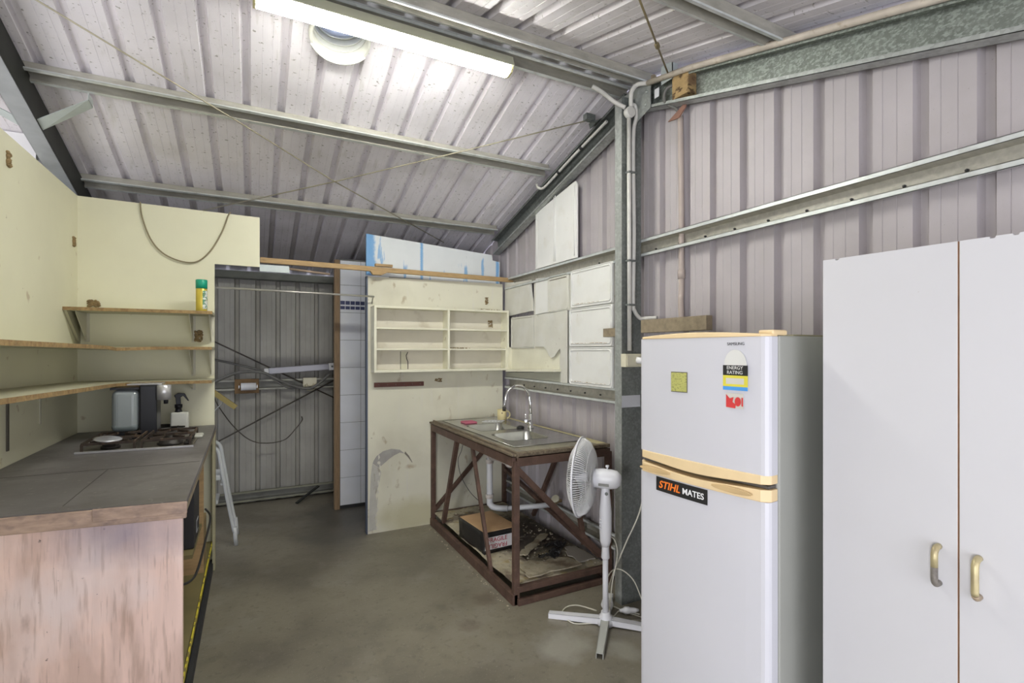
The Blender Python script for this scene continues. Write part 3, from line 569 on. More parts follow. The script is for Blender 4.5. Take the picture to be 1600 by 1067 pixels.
dm = crumbs(70, 1.9, SYF+.07, SZ1+.003, .13, .003, .05)
for v in (): pass
o = tag(dm.obj('mud_crumbs', mud), 'loose mud crumbs lying on top of the shelf unit', 'dirt'); o['kind'] = 'stuff'
o = tag(crumbs(40, 1.60, SYF+.06, 1.522, .1, .002, .04).obj('mud_crumbs', mud), 'loose mud crumbs on the lower right shelf of the shelf unit', 'dirt'); o['kind'] = 'stuff'
hr = thing('hook_rail', 'dark red brown coat hook rail screwed under the shelf unit', 'rail', (1.08, YP-.01, 1.2))
B().box(.885, 1.305, YP-.014, YP-.001, 1.20, 1.237).obj('board', mat('red_brown_wood', (.15, .055, .04), .6, 0, .15, 8), hr, bev=.002)
for i in range(6): B().lathe([(.005, 0), (.006, .006), (.003, .01)], (.92 + i*.07, YP-.014, 1.219), (0, -1, 0), 8).obj('hook', plain('dull_hook', (.20, .12, .10), .4, .5), hr)
cu = thing('curtain_rod', 'thin metal curtain rod across the opening from kitchen board to partition', 'rod', (.3, 4.08, 1.94))
B().tube([(-.235, 4.085, 1.945), (.872, 4.115, 1.937)], .0075).obj('rod', mat('dull_steel_rod', (.50, .49, .44), .35, .6, .08, 20), cu)
B().tube([(.865, 4.115, 1.935), (.868, 4.15, 1.93), (.868, 4.186, 1.885)], .004, 6).obj('bracket', MATS['dull_steel_rod'], cu)
tag(B().box(.045, .245, 4.13, 4.15, 2.085, 2.135).obj('metal_plate', mat('pale_zinc', (.5, .5, .5))), 'pale zinc plate fixed under the timber rail beside the kitchen board', 'plate')
sl = B(); sl.tube([(.24, 4.14, 2.118), (.535, 4.14, 2.098)], .009, 8); tag(sl.obj('metal_tube', mat('brown_tube', (.36, .27, .2), .4, .3)), 'short brownish tube hanging under the timber rail', 'tube')

# ------------------------------------------------------------------ back recess objects
lb = thing('light_batten', 'grey unlit light batten with white end caps resting on the back wall girt', 'light', (.5, 5.50, 1.22))
B().bar((.14, 5.50, 1.30), (.70, 5.50, 1.335), .06, .062).obj('housing', mat('grey_diffuser', (.42, .42, .47), .3), lb, bev=.008)
B().bar((.70, 5.50, 1.335), (.765, 5.50, 1.34), .066, .072).obj('end_cap', white_pl_m, lb, bev=.004)
B().bar((.10, 5.50, 1.298), (.14, 5.50, 1.30), .055, .055).obj('end_cap', white_pl_m, lb, bev=.004)
B().lathe([(.011, 0), (.011, .003)], (.73, 5.466, 1.338), (0, -1, 0), 12).obj('knob', dgalv_m, lb)
B().tube(bez([(.76, 5.49, 1.33), (.80, 5.47, 1.37), (.82, 5.46, 1.345), (.77, 5.46, 1.30)]), .005, 6).obj('cord', beigecable_m, lb)
ph = thing('paper_roll_holder', 'brown board with a white paper roll fixed to the back wall girt', 'paper roll holder', (-.02, 5.5, 1.1))
B().box(-.155, .055, 5.53, 5.556, 1.085, 1.225).obj('board', mat('dark_brown_ply', (.20, .12, .05), .7, 0, .2, 8), ph, bev=.002)
B().tube([(-.12, 5.47, 1.155), (.04, 5.47, 1.155)], .006, 8).obj('spindle', steel_m, ph)
B().lathe([(.034, 0), (.036, .002), (.036, .128), (.034, .13)], (-.10, 5.47, 1.155), (1, 0, 0), 20).obj('paper_roll', plain('paper', (.75, .76, .78)), ph)
for x0 in (-.118, .036): B().box(x0, x0+.004, 5.46, 5.53, 1.14, 1.17).obj('arm', steel_m, ph)
tp = thing('timber_batten', 'short yellowish timber batten with a thin metal stem leaning in the back recess', 'batten', (-.2, 5.3, .95))
B().bar((-.315, 5.2, 1.135), (-.135, 5.2, .985), .04, .044).obj('batten', mat('yellow_timber', (.38, .30, .10), .6), tp, bev=.002)
B().tube([(-.225, 5.2, 1.05), (-.30, 5.2, .965), (-.33, 5.25, .94), (-.36, 5.56, .93)], .006, 6).obj('stem', galv_m, tp)
tb_ = thing('terminal_block', 'cream terminal block with looped wires on the back wall girt', 'junction box', (.5, 5.5, 1.1))
B().box(.455, .585, 5.50, 5.552, 1.135, 1.225).obj('box', plain('cream_outlet', (.6, .6, .4)), tb_, bev=.004)
for k, rr in enumerate((.03, .045, .06)): B().tube([(.52 + rr*math.cos(a), 5.49-.004*k, 1.165 + .8*rr*math.sin(a)-.01*k) for a in [R(170 + i*20) for i in range(11)]], .004, 6).obj('wire', beigecable_m, tb_)
wire('hanging_cable', bez([(-.33, 5.44, 1.20), (-.15, 5.43, 1.285), (.0, 5.43, 1.30), (.1, 5.42, 1.285), (.2, 5.42, 1.23), (.35, 5.42, 1.155), (.5, 5.43, 1.12), (.6, 5.43, 1.17), (.7, 5.44, 1.26)]), .014, greycable_m, 'thick grey cable draped along the back wall girt over the paper roll', 'cable')
wire('hanging_cable', bez([(-.33, 5.47, 1.42), (0, 5.46, 1.33), (.12, 5.43, 1.27), (.3, 5.44, 1.14), (.45, 5.44, 1.14)]), .011, greycable_m, 'thinner grey cable crossing the thick one on the back wall girt', 'cable')
wire('brace_rod', [(-.40, 5.53, .58), (.83, 5.53, 1.23)], .0075, darkrod_m, 'dark bracing rod rising to the right across the back recess', 'rod')
wire('brace_rod', [(-.35, 5.54, 1.60), (.80, 5.54, .985)], .0075, darkrod_m, 'dark bracing rod falling to the right across the back recess', 'rod')
wire('hanging_cable', bez([(-.32, 5.4, 1.08), (-.28, 5.4, .98), (-.16, 5.45, .78), (-.02, 5.45, .64), (.12, 5.45, .60), (.28, 5.45, .62), (.38, 5.45, .72), (.44, 5.45, .80), (.45, 5.60, .82)]), .005, darkrod_m, 'thin dark cord sagging low across the back recess', 'cable')
fbk = B(); fbk.bar((.38, 5.33, .01), (.60, 5.5, .11), .03, .012); tag(fbk.obj('floor_brace', black_st_m), 'short dark steel strap sloping from the floor to the low back girt', 'bracket')
# white tubular step stool
stl = thing('step_stool', 'white tubular step stool standing behind the end of the kitchen board', 'stool', (-.2, 4.45, 0))
tm = mat('white_stool_paint', (.62, .64, .64), .4)
for dy in (0, .26):
    B().tube(bez([(-.40, 4.42+dy, .78), (-.29, 4.42+dy, .775), (-.235, 4.42+dy, .74), (-.215, 4.42+dy, .64), (-.17, 4.42+dy, .35), (-.125, 4.42+dy, .10)]), .0125, 10).obj('leg', tm, stl)
    B().tube([(-.125, 4.42+dy, .14), (-.112, 4.42+dy, .0)], .0145, 10).obj('foot', tm, stl)
    B().tube([(-.60, 4.42+dy, .0), (-.52, 4.42+dy, .76), (-.40, 4.42+dy, .78)], .0125, 10).obj('leg', tm, stl)
B().box(-.50, -.215, 4.43, 4.67, .51, .55).obj('seat', tm, stl, bev=.008)
B().tube([(-.21, 4.43, .48), (-.21, 4.68, .48)], .01, 8).obj('stretcher', tm, stl)
B().box(-.52, -.235, 4.43, 4.67, .33, .355).obj('step', tm, stl, bev=.006)

# ------------------------------------------------------------------ kitchenette
wt = B().prism([(XL+.002, 2.20, ZC-.022), (-.70, 2.117, ZC-.022), (-.203, 2.052, ZC-.022), (-.225, YK-.003, ZC-.022), (XL+.002, YK-.003, ZC-.022)], (0, 0, .022))
kc = thing('kitchen_counter', 'worn kitchen counter with dark worktop and pinkish plywood end panel along the cream wall', 'counter', (-.6, 3.0, 0))
wt.obj('worktop', top_m, kc, bev=.003)
b = B(); b.prism([(-.56, 2.16, ZC+.0002), (-.5575, 2.16, ZC+.0002), (-.5575, 2.75, ZC+.0002), (-.56, 2.75, ZC+.0002)], (0, 0, .0004)); b.box(-.95, -.22, 2.748, 2.752, ZC+.0002, ZC+.0006); b.obj('seam', plain('black_crack', (.03, .02, .02)), kc)
th = math.atan2(2.052-2.117, -.203+.70); fe = Matrix.Translation((-.203, 2.052, 0)) @ Matrix.Rotation(th, 4, 'Z')
b = B(fe); b.box(-.78, .002, -.012, .0, ZC-.058, ZC-.004); b.box(-.26, .006, -.018, -.012, ZC-.04, ZC+.001); b.obj('edge_trim', plyedge_m, kc, bev=.004)
b = B(fe); b.box(-.78, -.012, .002, .016, 0, ZC-.024); b.obj('end_panel', ply_m, kc, bev=.002, label='pinkish stained plywood end panel')
b = B().prism([(-.205, 2.06, ZC-.05), (-.228, YK-.02, ZC-.05), (-.246, YK-.02, ZC-.05), (-.223, 2.06, ZC-.05)], (0, 0, .028)); b.obj('front_rail', oldtimber_m, kc, bev=.002)
B().box(-.246, -.228, 3.98, YK-.003, 0, ZC-.05).obj('post', mat('cream_post', (.42, .39, .25), .6), kc, bev=.002)
B().box(-.42, -.26, 3.5, 3.52, .13, ZC-.05).obj('divider', timber_m, kc)
B().box(-.95, -.255, 2.12, YK-.01, .16, .18).obj('lower_shelf', mat('olive_board', (.20, .165, .07), .7, 0, .15, 5), kc)
b = B(); b.prism([(-.252, 2.12, .16), (-.252, YK-.02, .16), (-.252, YK-.02, .184), (-.252, 2.12, .184)], (.006, 0, 0)); b.obj('shelf_edge', mat('yellow_chipped_edge', (.72, .62, .05), .6, 0, .1, 20, spots=[('n', 16, .52, .58, (.2, .15, .06), .9, (1, 1.5, 1))]), kc, label='chipped yellow shelf edge')
B().box(-.262, -.24, 2.2, YK-.01, 0, .05).obj('plinth', plain('flat_black', (.03, .03, .03)), kc)
tag(B().box(-.50, -.262, 3.52, 3.74, .182, .47).obj('carton', mat('brown_carton', (.30, .22, .10), .8), bev=.003), 'brown carton on the lower shelf under the counter', 'carton')
bx = thing('black_box', 'black box with a white barcode sticker standing under the counter', 'box', (-.4, 3.1, .18))
B().box(-.48, -.262, 2.98, 3.25, .505, .79).obj('body', plain('black_card', (.02, .02, .022), .4), bx, bev=.003)
B().box(-.2635, -.2612, 3.10, 3.19, .545, .61).obj('sticker', plain('paper', (.75, .76, .78)), bx)
bc = B(); 
for i in range(11): bc.box(-.2609, -.2603, 3.106+.0072*i, 3.108+.0072*i+.002*(i % 3 == 0), .553, .602)
bc.obj('barcode', plain('print_black', (.03, .03, .03)), bx)
tag(B().box(-.50, -.262, 2.90, 3.40, .484, .503).obj('box_shelf', mat('olive_board', (.2, .16, .07))), 'small olive shelf board holding the black box under the counter', 'shelf')
wire('floor_cable', bez([(-.30, 2.75, .42), (-.25, 2.9, .40), (-.235, 3.3, .44), (-.245, 3.8, .42), (-.28, 3.9, .45)]), .006, blackcable_m, 'black cable slung along the open front of the counter', 'cable')
# L-shaped shelves
def lshelf(z, zn, label, full=True):
    root = thing('corner_shelf', label, 'shelf', (-.6, 3.9, z))
    b = B(); top = []
    if full:
        n = 16
        def fr(t):   # front edge from near-left to the corner and along the back
            return t
        path = [(-.70, 1.25), (-.70, 2.1), (-.70, 2.6), (-.70, 3.1), (-.712, 3.48), (-.705, 3.64), (-.655, 3.735), (-.56, 3.775), (-.42, 3.783), (-.235, 3.785)]
        poly = [(XL+.001, 1.25)] + path + [(-.235, YK-.001), (XL+.001, YK-.001)]
        zz = lambda y: z + (zn - z) * max(0, (3.7 - y)/1.6) - (.012*math.exp(-((y-3.68)/.06)**2) if z > 1.5 else 0)
        vb = [b.bm.verts.new((x, y, zz(y)-.016)) for x, y in poly]; vt_ = [b.bm.verts.new((x, y, zz(y))) for x, y in poly]
        b.bm.faces.new(vb[::-1]); b.bm.faces.new(vt_)
        for i in range(len(poly)): j = (i+1) % len(poly); b.bm.faces.new((vb[i], vb[j], vt_[j], vt_[i]))
        bmesh.ops.triangulate(b.bm, faces=[f for f in b.bm.faces if len(f.verts) > 4])
        b.obj('board', shelf_m, root)
        e = B(); 
        for (xa, ya), (xb, yb) in zip(path, path[1:]):
            d = Vector((ya-yb, xb-xa, 0)); d = -d.normalized()*.003 if False else Vector((yb-ya, -(xb-xa), 0)).normalized()*.003
            e.prism([(xa, ya, zz(ya)-.018), (xb, yb, zz(yb)-.018), (xb, yb, zz(yb)+.001), (xa, ya, zz(ya)+.001)], d)
        e.obj('edge', chip_m, root, label='raw chipboard front edge')
    return root
def bracket(root, x, z, y1=YK, d=.22, h=.17):
    b = B(); b.prism([(x-.006, y1-.002, z), (x-.006, y1-d, z), (x-.006, y1-d, z-.012), (x-.006, y1-.02, z-h), (x-.006, y1-.002, z-h)], (.003, 0, 0)); b.box(x-.012, x+.012, y1-.004, y1-.001, z-h-.01, z)
    b.obj('bracket', mat('painted_bracket', (.60, .58, .46), .5), root)
s1 = lshelf(1.525, 1.535, 'cream chipboard shelf wrapping round the kitchen corner, middle of the three levels')
s2 = lshelf(1.308, 1.350, 'cream chipboard shelf wrapping round the kitchen corner, lowest of the three levels')
ts = thing('wall_shelf', 'topmost chipboard shelf on the kitchen wall holding the spray can', 'shelf', (-.6, 3.9, 1.74))
B().box(XL+.001, -.235, 3.785, YK-.001, 1.738, 1.756).obj('board', shelf_m, ts, bev=.001)
B().box(XL+.001, -.232, 3.778, 3.785, 1.737, 1.757).obj('edge', chip_m, ts, label='raw chipboard front edge')
B().prism([(XL+.002, 3.79, 1.737), (XL+.002, YK-.002, 1.737), (XL+.002, YK-.002, 1.545)], (.014, 0, 0)).obj('end_board', shelf_m, ts)
for x in (-.93, -.36, -.25): bracket(ts, x, 1.737)
for x in (-.36, -.25): bracket(s1, x, 1.508)
bracket(s2, -.36, 1.291, h=.05)
b = B(); b.box(XL+.001, XL+.006, 3.03, 3.05, 1.05, 1.33); b.obj('bracket', plain('dark_bracket', (.10, .09, .07)), s2)
b = B(); b.box(XL+.001, XL+.005, 3.42, 3.44, 1.12, 1.30); b.obj('bracket', MATS['painted_bracket'], s2)
# hanging cable loop
wire('cable_loop', bez([(-.655, 4.045, 2.475), (-.645, 4.045, 2.38), (-.60, 4.045, 2.24), (-.53, 4.045, 2.15), (-.43, 4.045, 2.105), (-.34, 4.045, 2.11), (-.26, 4.045, 2.19), (-.19, 4.045, 2.33), (-.155, 4.045, 2.44), (-.14, 4.06, 2.475)]), .0048, mat('olive_cable', (.26, .22, .13), .6), 'loop of olive brown cable hanging down the front of the kitchen board', 'cable')
random.seed(9)
for (fx0, fy0, fz0, rx, rz, lab) in ((XL+.004, 3.05, 2.36, .012, .03, 'dried mud nest high on the left kitchen board near its top edge'), (XL+.004, 3.98, 2.17, .012, .025, 'small mud nest on the left kitchen board beside the corner'), (-.90, YK-.004, 1.80, .03, .02, 'mud nest just above the left end of the topmost kitchen shelf'), (-.33, YK-.004, 1.60, .02, .035, 'mud nest between the two upper kitchen shelves at the right')):
    b = B()
    for i in range(60):
        q_ = random.uniform(.006, .012); onx = fx0 < -.97
        b.lathe([(q_*.3, -q_*.6), (q_, 0), (q_*.4, q_*.7)], (fx0 + (0 if onx else random.uniform(-rx, rx)), fy0 + (random.uniform(-rx, rx) if onx else 0), fz0 + random.uniform(-rz, rz)), (random.random()-.5, random.random()-.5, 1), 6)
    tag(b.obj('mud_nest', mud), lab, 'nest')
# spray can
cn_ = thing('spray_can', 'yellow aerosol spray can with green cap on the topmost kitchen shelf', 'spray can', (-.298, 3.86, 1.757))
B().lathe([(.030, 0), (.0325, .003), (.0325, .145), (.029, .152)], (-.298, 3.86, 1.757)).obj('body', mat('gold_can', (.66, .52, .08), .3, .3, .08, 12), cn_)
B().lathe([(.0335, .150), (.0335, .205), (.030, .208)], (-.298, 3.86, 1.757)).obj('cap', plain('green_cap', (.01, .36, .22), .4), cn_)
lb_ = B(); lb_.grid(lambda u, v: Vector((-.298 + .0331*math.cos(R(-75 + u*70)), 3.86 + .0331*math.sin(R(-75 + u*70)), 1.757 + .015 + v*.12)), 10, 6, True); lb_.obj('label_print', mat('can_print', (.75, .78, .72), .4, 0, .1, 9, spots=[('n', 60, .5, .55, (.06, .25, .12), .9, O1), ('n', 45, .6, .64, (.7, .2, .06), .8, O1)]), cn_, solid=.0004)
# water dispenser / coffee machine
cm = thing('coffee_machine', 'black and silver capsule coffee machine with a clear water tank behind the hob', 'coffee machine', (-.6, 3.66, ZC))
B().box(-.585, -.50, 3.575, 3.725, ZC+.002, 1.30).obj('body', plain('gloss_black', (.012, .013, .016), .3), cm, bev=.008)
B().box(-.74, -.585, 3.575, 3.725, ZC+.002, ZC+.045).obj('base', plain('gloss_black', (.012, .013, .016)), cm, bev=.006)
B().box(-.718, -.586, 3.58, 3.72, ZC+.047, ZC+.290).obj('water_tank', mat('smoky_tank', (.36, .40, .40), .25, 0, .06, 3, trans=.15), cm, bev=.035, seg=5)
B().box(-.7182, -.587, 3.5795, 3.7205, ZC+.047, ZC+.105).obj('water_level', mat('dark_water', (.22, .26, .26), .2), cm, bev=.035, seg=5)
B().box(-.72, -.586, 3.578, 3.722, 1.276, 1.288).obj('tank_lid', plain('gloss_black', (.012, .013, .016)), cm)
B().box(-.645, -.475, 3.585, 3.715, 1.300, 1.308).obj('top_plate', mat('silver_plastic', (.62, .62, .62), .25, .5), cm, bev=.003)
B().lathe([(.036, 0), (.036, .085), (.03, .088)], (-.465, 3.575, 1.212)).obj('spout', MATS['silver_plastic'], cm)
B().lathe([(.012, 0), (.012, .025)], (-.455, 3.575, 1.188)).obj('nozzle', plain('gloss_black', (.012, .013, .016)), cm)
# spray bottle
sp = thing('spray_bottle', 'small white spray bottle with black trigger against the kitchen wall', 'spray bottle', (-.42, 3.93, ZC))
B().box(-.475, -.375, 3.90, 3.965, ZC+.001, ZC+.115).obj('bottle', plain('milky_plastic', (.62, .62, .56), .35), sp, bev=.012, seg=3)
B().lathe([(.026, .11), (.018, .125), (.018, .14), (.022, .142), (.022, .165)], (-.432, 3.93, ZC)).obj('collar', plain('gloss_black', (.012, .013, .016)), sp)
sc_ = Matrix.Translation((-.43, 3.93, ZC+.15)) @ Matrix.Diagonal((.6, .8, .85, 1)) @ Matrix.Translation((.43, -3.93, -(ZC+.15)))
b = B(sc_); b.prism([(-.455, 3.918, ZC+.165), (-.41, 3.918, ZC+.165), (-.415, 3.918, ZC+.22), (-.39, 3.918, ZC+.232), (-.345, 3.918, ZC+.19), (-.335, 3.918, ZC+.19), (-.375, 3.918, ZC+.25), (-.44, 3.918, ZC+.255), (-.475, 3.918, ZC+.235), (-.46, 3.918, ZC+.215)], (0, .024, 0)); b.obj('trigger_head', plain('gloss_black', (.012, .013, .016)), sp, bev=.003)
# frying pan
fp = thing('frying_pan', 'dark frying pan lying behind the hob beside the coffee machine', 'frying pan', (-.5, 3.9, ZC))
B().lathe([(.085, 0), (.10, .03), (.103, .03), (.09, .004), (.0, .004)], (-.53, 3.90, ZC+.001)).obj('pan', plain('black_iron', (.03, .028, .025), .5, .3), fp)
B().bar((-.46, 3.84, ZC+.03), (-.385, 3.775, ZC+.036), .018, .01).obj('handle', plain('black_iron', (.03, .028, .025), .5, .3), fp, bev=.003)
tag(B().box(-.305, -.262, 3.46, 3.56, ZC+.001, ZC+.022).obj('soap_bar', plain('pale_soap', (.60, .60, .52), .5), bev=.009), 'pale soap bar on the worktop at the right side of the hob', 'soap')
# hob
hb_ = thing('gas_hob', 'built-in stainless gas hob with four burners set in the dark worktop', 'hob', (-.53, 3.4, ZC))
B().prism([(-.775, 3.205, ZC+.0005), (-.285, 3.170, ZC+.0005), (-.285, 3.62, ZC+.0005), (-.775, 3.62, ZC+.0005)], (0, 0, .006)).obj('tray', mat('grimy_hob_steel', (.22, .20, .16), .35, .6, .2, 10, spots=[('n', 12, .5, .7, (.07, .055, .04), .8, O1)]), hb_, bev=.002)
B().prism([(-.785, 3.205, ZC+.001), (-.28, 3.168, ZC+.001), (-.28, 3.158, ZC+.001), (-.785, 3.195, ZC+.001)], (0, 0, .012)).obj('front_trim', mat('silver_trim', (.72, .72, .75), .2, .6), hb_, bev=.002)
for i, (x, y, r) in enumerate(((-.66, 3.30, .035), (-.40, 3.29, .05), (-.66, 3.51, .045), (-.42, 3.51, .035))):
    B().lathe([(r*1.2, 0), (r*1.2, .012), (r, .014), (r, .024), (r*.8, .028)], (x, y, ZC+.006), seg=20).obj('burner', plain('burner_black', (.05, .045, .04), .5, .4), hb_)
for x0, x1 in ((-.76, -.545), (-.515, -.30)):
    b = B(); y0, y1 = 3.215, 3.605; zt = ZC+.045
    for y in (y0, y1): b.bar((x0, y, zt), (x1, y, zt), .008, .012)
    for x in (x0, x1): b.bar((x, y0, zt), (x, y1, zt), .008, .012)
    b.bar((x0, (y0+y1)/2, zt), (x1, (y0+y1)/2, zt), .008, .012)
    for cy in (3.305, 3.51):
        for a in range(4):
            dx, dy = math.cos(R(45+90*a)), math.sin(R(45+90*a)); xm = (x0+x1)/2
            b.bar((xm+dx*.03, cy+dy*.03, zt+.006), (xm+dx*.11, cy+dy*.09, zt+.004), .009, .012)
    for x in (x0, x1):
        for y in (y0, y1): b.box(x-.005, x+.005, y-.005, y+.005, ZC+.006, zt)
    b.obj('trivet', mat('rusty_iron', (.055, .04, .03), .7, .2, .4, 20, spots=[('n', 20, .5, .7, (.2, .13, .08), .6, O1)], bump=.3), hb_)
for i in range(4): B().lathe([(.017, 0), (.015, .016)], (-.318, 3.25+.09*i, ZC+.006), seg=14).obj('knob', plain('burner_black', (.05, .045, .04)), hb_)
tag(B().lathe([(.055, 0), (.062, .006), (.05, .010), (.0, .004)], (-.665, 3.262, ZC+.055), (.1, -.1, 1), 24).obj('jar_lid', mat('silver_trim', (.7, .7, .7))), 'shiny round metal lid lying on the front left hob trivet', 'lid')

# ------------------------------------------------------------------ sink bench
bench = thing('sink_bench', 'rusty brown steel framed sink bench with grimy laminate top against the gable wall', 'bench', (1.72, 3.4, 0))
X0, X1, Y0, Y1 = 1.385, 2.068, 2.635, 4.165; ZT = .845; q = .036
def leg(x, y, z0=0, z1=ZT): return B().box(x-q/2, x+q/2, y-q/2, y+q/2, z0, z1).obj('leg', rust_m, bench, bev=.002)
for x in (X0, X1):
    for y in (Y0, Y1): leg(x, y)
def rail(p0, p1, name='rail', w=.034, h=.034, m=rust_m): return B().bar(p0, p1, w, h).obj(name, m, bench, bev=.002)
rail((X0-.012, Y0-.018, .032), (X0-.012, Y1, .032), h=.062); rail((X1, Y0, .018), (X1, Y1, .018)); rail((X0, Y0-.02, .018), (X1, Y0-.02, .018)); rail((X0, Y1, .09), (X1, Y1, .09))
rail((X0, Y0-.005, .088), (X1, Y0-.005, .088));
rail((X0, Y0-.006, ZT-.004), (X1, Y0-.006, ZT-.004), h=.05); rail((X0-.006, Y0, ZT-.004), (X0-.006, Y1, ZT-.004), h=.055); rail((X1, Y0, ZT-.02), (X1, Y1, ZT-.02)); rail((X0, Y1, ZT-.02), (X1, Y1, ZT-.02))
rail((X0+.01, 3.62, ZT-.03), (X0+.0, 3.90, .10), 'brace', .034, .03)
rail((X0+.01, 3.32, ZT-.03), (X0+.0, 2.98, .05), 'brace', .022, .03)
rail((X0+.015, Y1, .13), (X1, Y1, ZT-.04), 'brace', .034, .03)
rail((X0+.01, Y0, ZT-.05), (X1-.01, Y0+.005, .13), 'brace', .034, .034)
rail((X1, 3.10, ZT-.03), (X1, 2.90, .14), 'brace', .034, .03); rail((X1, 3.18, ZT-.03), (X1, 3.62, .14), 'brace', .03, .03)
rail((X1-.02, 2.7, .14), (X1-.02, 4.1, .42), 'brace', .03, .03)
# top: laminate border strips around the sink, timber edging
zt = ZT + .005
def top(x0, x1, y0, y1, m, nm, z0=zt, z1=.893): return B().box(x0, x1, y0, y1, z0, z1).obj(nm, m, bench, bev=.003)
top(1.40, 1.47, 2.66, 4.18, lam_m, 'top_board'); top(1.47, 2.0, 2.66, 2.80, lam_m, 'top_board'); top(2.0, 2.075, 2.66, 4.18, yell_m, 'top_board'); top(1.47, 2.0, 4.10, 4.18, lam_m, 'top_board')
top(1.355, 1.385, 2.62, 4.18, rotw_m, 'front_edging', z0=.875, z1=.889); top(1.385, 1.40, 2.62, 4.18, rotw_m, 'front_edging', z1=.90); top(1.39, 2.07, 2.615, 2.66, rotw_m, 'side_edging', z0=.873, z1=.895)
# bottom shelf of rotten board
ran = random.Random(4)
def rot(u, v):
    x = X0 + .01 + u*(X1-X0-.02); y = Y0 + .02 + v*(Y1-Y0-.03); z = .100 + .004*math.sin(x*17)*math.sin(y*13)
    if x > 1.62 and y < 3.3: z -= .018*max(0, math.sin(x*9 + y*6))
    return Vector((x, y, z + ran.uniform(-.002, .002)))
B().grid(rot, 30, 60).obj('bottom_shelf', mat('rotting_shelf_board', (.47, .42, .30), .75, 0, .15, 4, spots=[
    ('n', 5, .50, .60, (.13, .09, .065), .85, O1), ('n', 12, .55, .68, (.38, .29, .12), .7, O1), ('n', 9, .66, .68, (.03, .022, .02), .95, O1), ('n', 40, .62, .7, (.65, .62, .52), .4, O1),
    ('at', (.14, -.05, 0), .36, .08, (.055, .042, .034), .9, (1, .75, 0)), ('n', 18, .6, .68, (.5, .46, .36), .6, O1)], bump=.6, bscale=25), bench, solid=.012)
# peeled slabs on the shelf
def slab(pts, z, label, m):
    rg = random.Random(len(label)); q2 = []
    for (a, b_), (c, d) in zip(pts, pts[1:] + pts[:1]):
        for k in range(5): t_ = k/5; q2.append((a+(c-a)*t_ + (rg.uniform(-.012, .012) if k else 0), b_+(d-b_)*t_ + (rg.uniform(-.012, .012) if k else 0)))
    pts = q2
    b = B().prism([(x, y, z) for x, y in pts], (0, 0, .008)); return tag(b.obj('broken_board', m, bev=.001), label, 'board piece')
sm = mat('peeled_board', (.44, .39, .28), .8, 0, .2, 8, spots=[('n', 7, .5, .62, (.16, .11, .07), .8, O1), ('n', 30, .55, .65, (.3, .24, .14), .6, O1)], bump=.4)
slab([(1.50, 2.68), (1.90, 2.69), (1.88, 2.83), (1.78, 2.87), (1.70, 2.83), (1.62, 2.90), (1.52, 2.86)], .110, 'pale peeled board piece at the near end of the bench shelf', sm)
slab([(1.60, 3.00), (1.66, 2.98), (1.98, 3.24), (1.93, 3.27), (1.70, 3.10)], .114, 'broken strip of board on the bench shelf right of the black box', sm)
slab([(1.90, 2.72), (2.03, 2.72), (2.03, 2.95), (1.95, 2.97), (1.90, 2.86)], .112, 'grey curled board piece in the wall side corner of the bench shelf', mat('grey_peel', (.36, .33, .28), .8))
for i, (x, y, s_) in enumerate(((1.76, 2.88, .045), (1.90, 3.02, .05), (1.84, 2.92, .03))):
    rr = random.Random(i); b = B(); b.grid(lambda u, v: Vector((x + (u-.5)*s_*3 + .01*math.sin(v*9), y + (v-.5)*s_*1.6 + .01*math.sin(u*7), .126 + .018*math.sin(u*6+i)*math.sin(v*5+1) + .01*rr.random())), 12, 8)
    tag(b.obj('plastic_scrap', plain('black_plastic', (.015, .014, .014), .35), solid=.002), ['crumpled black plastic scrap nearest the bench corner', 'crumpled black plastic scrap toward the gable wall', 'small black plastic scrap between two larger ones'][i], 'scrap')
random.seed(11)
b = B()
for i in range(260):
    r = random.uniform(.003, .011); x = random.uniform(1.42, 2.03); y = random.uniform(2.68, 4.1) if i % 2 else random.uniform(3.0, 3.1)+random.uniform(-.2, .5)
    if 1.39 < x < 1.80 and 3.11 < y < 3.56: continue
    b.lathe([(r*.3, -r*.5), (r, 0), (r*.4, r*.6)], (x, y, .110), (random.random()-.5, random.random()-.5, 1), 5)
for i in range(60):
    r = random.uniform(.003, .009); t_ = random.random(); b.lathe([(r*.3, 0), (r, r*.3), (r*.4, r*.8)], (1.34 - random.random()*.03 + .0*t_, 2.6 + 1.5*t_, .001), (0, 0, 1), 5)
o = tag(b.obj('debris', mat('mixed_debris', (.42, .37, .28), .9, 0, .5, 30)), 'crumbled debris scattered over the bench shelf and its foot', 'debris'); o['kind'] = 'stuff'
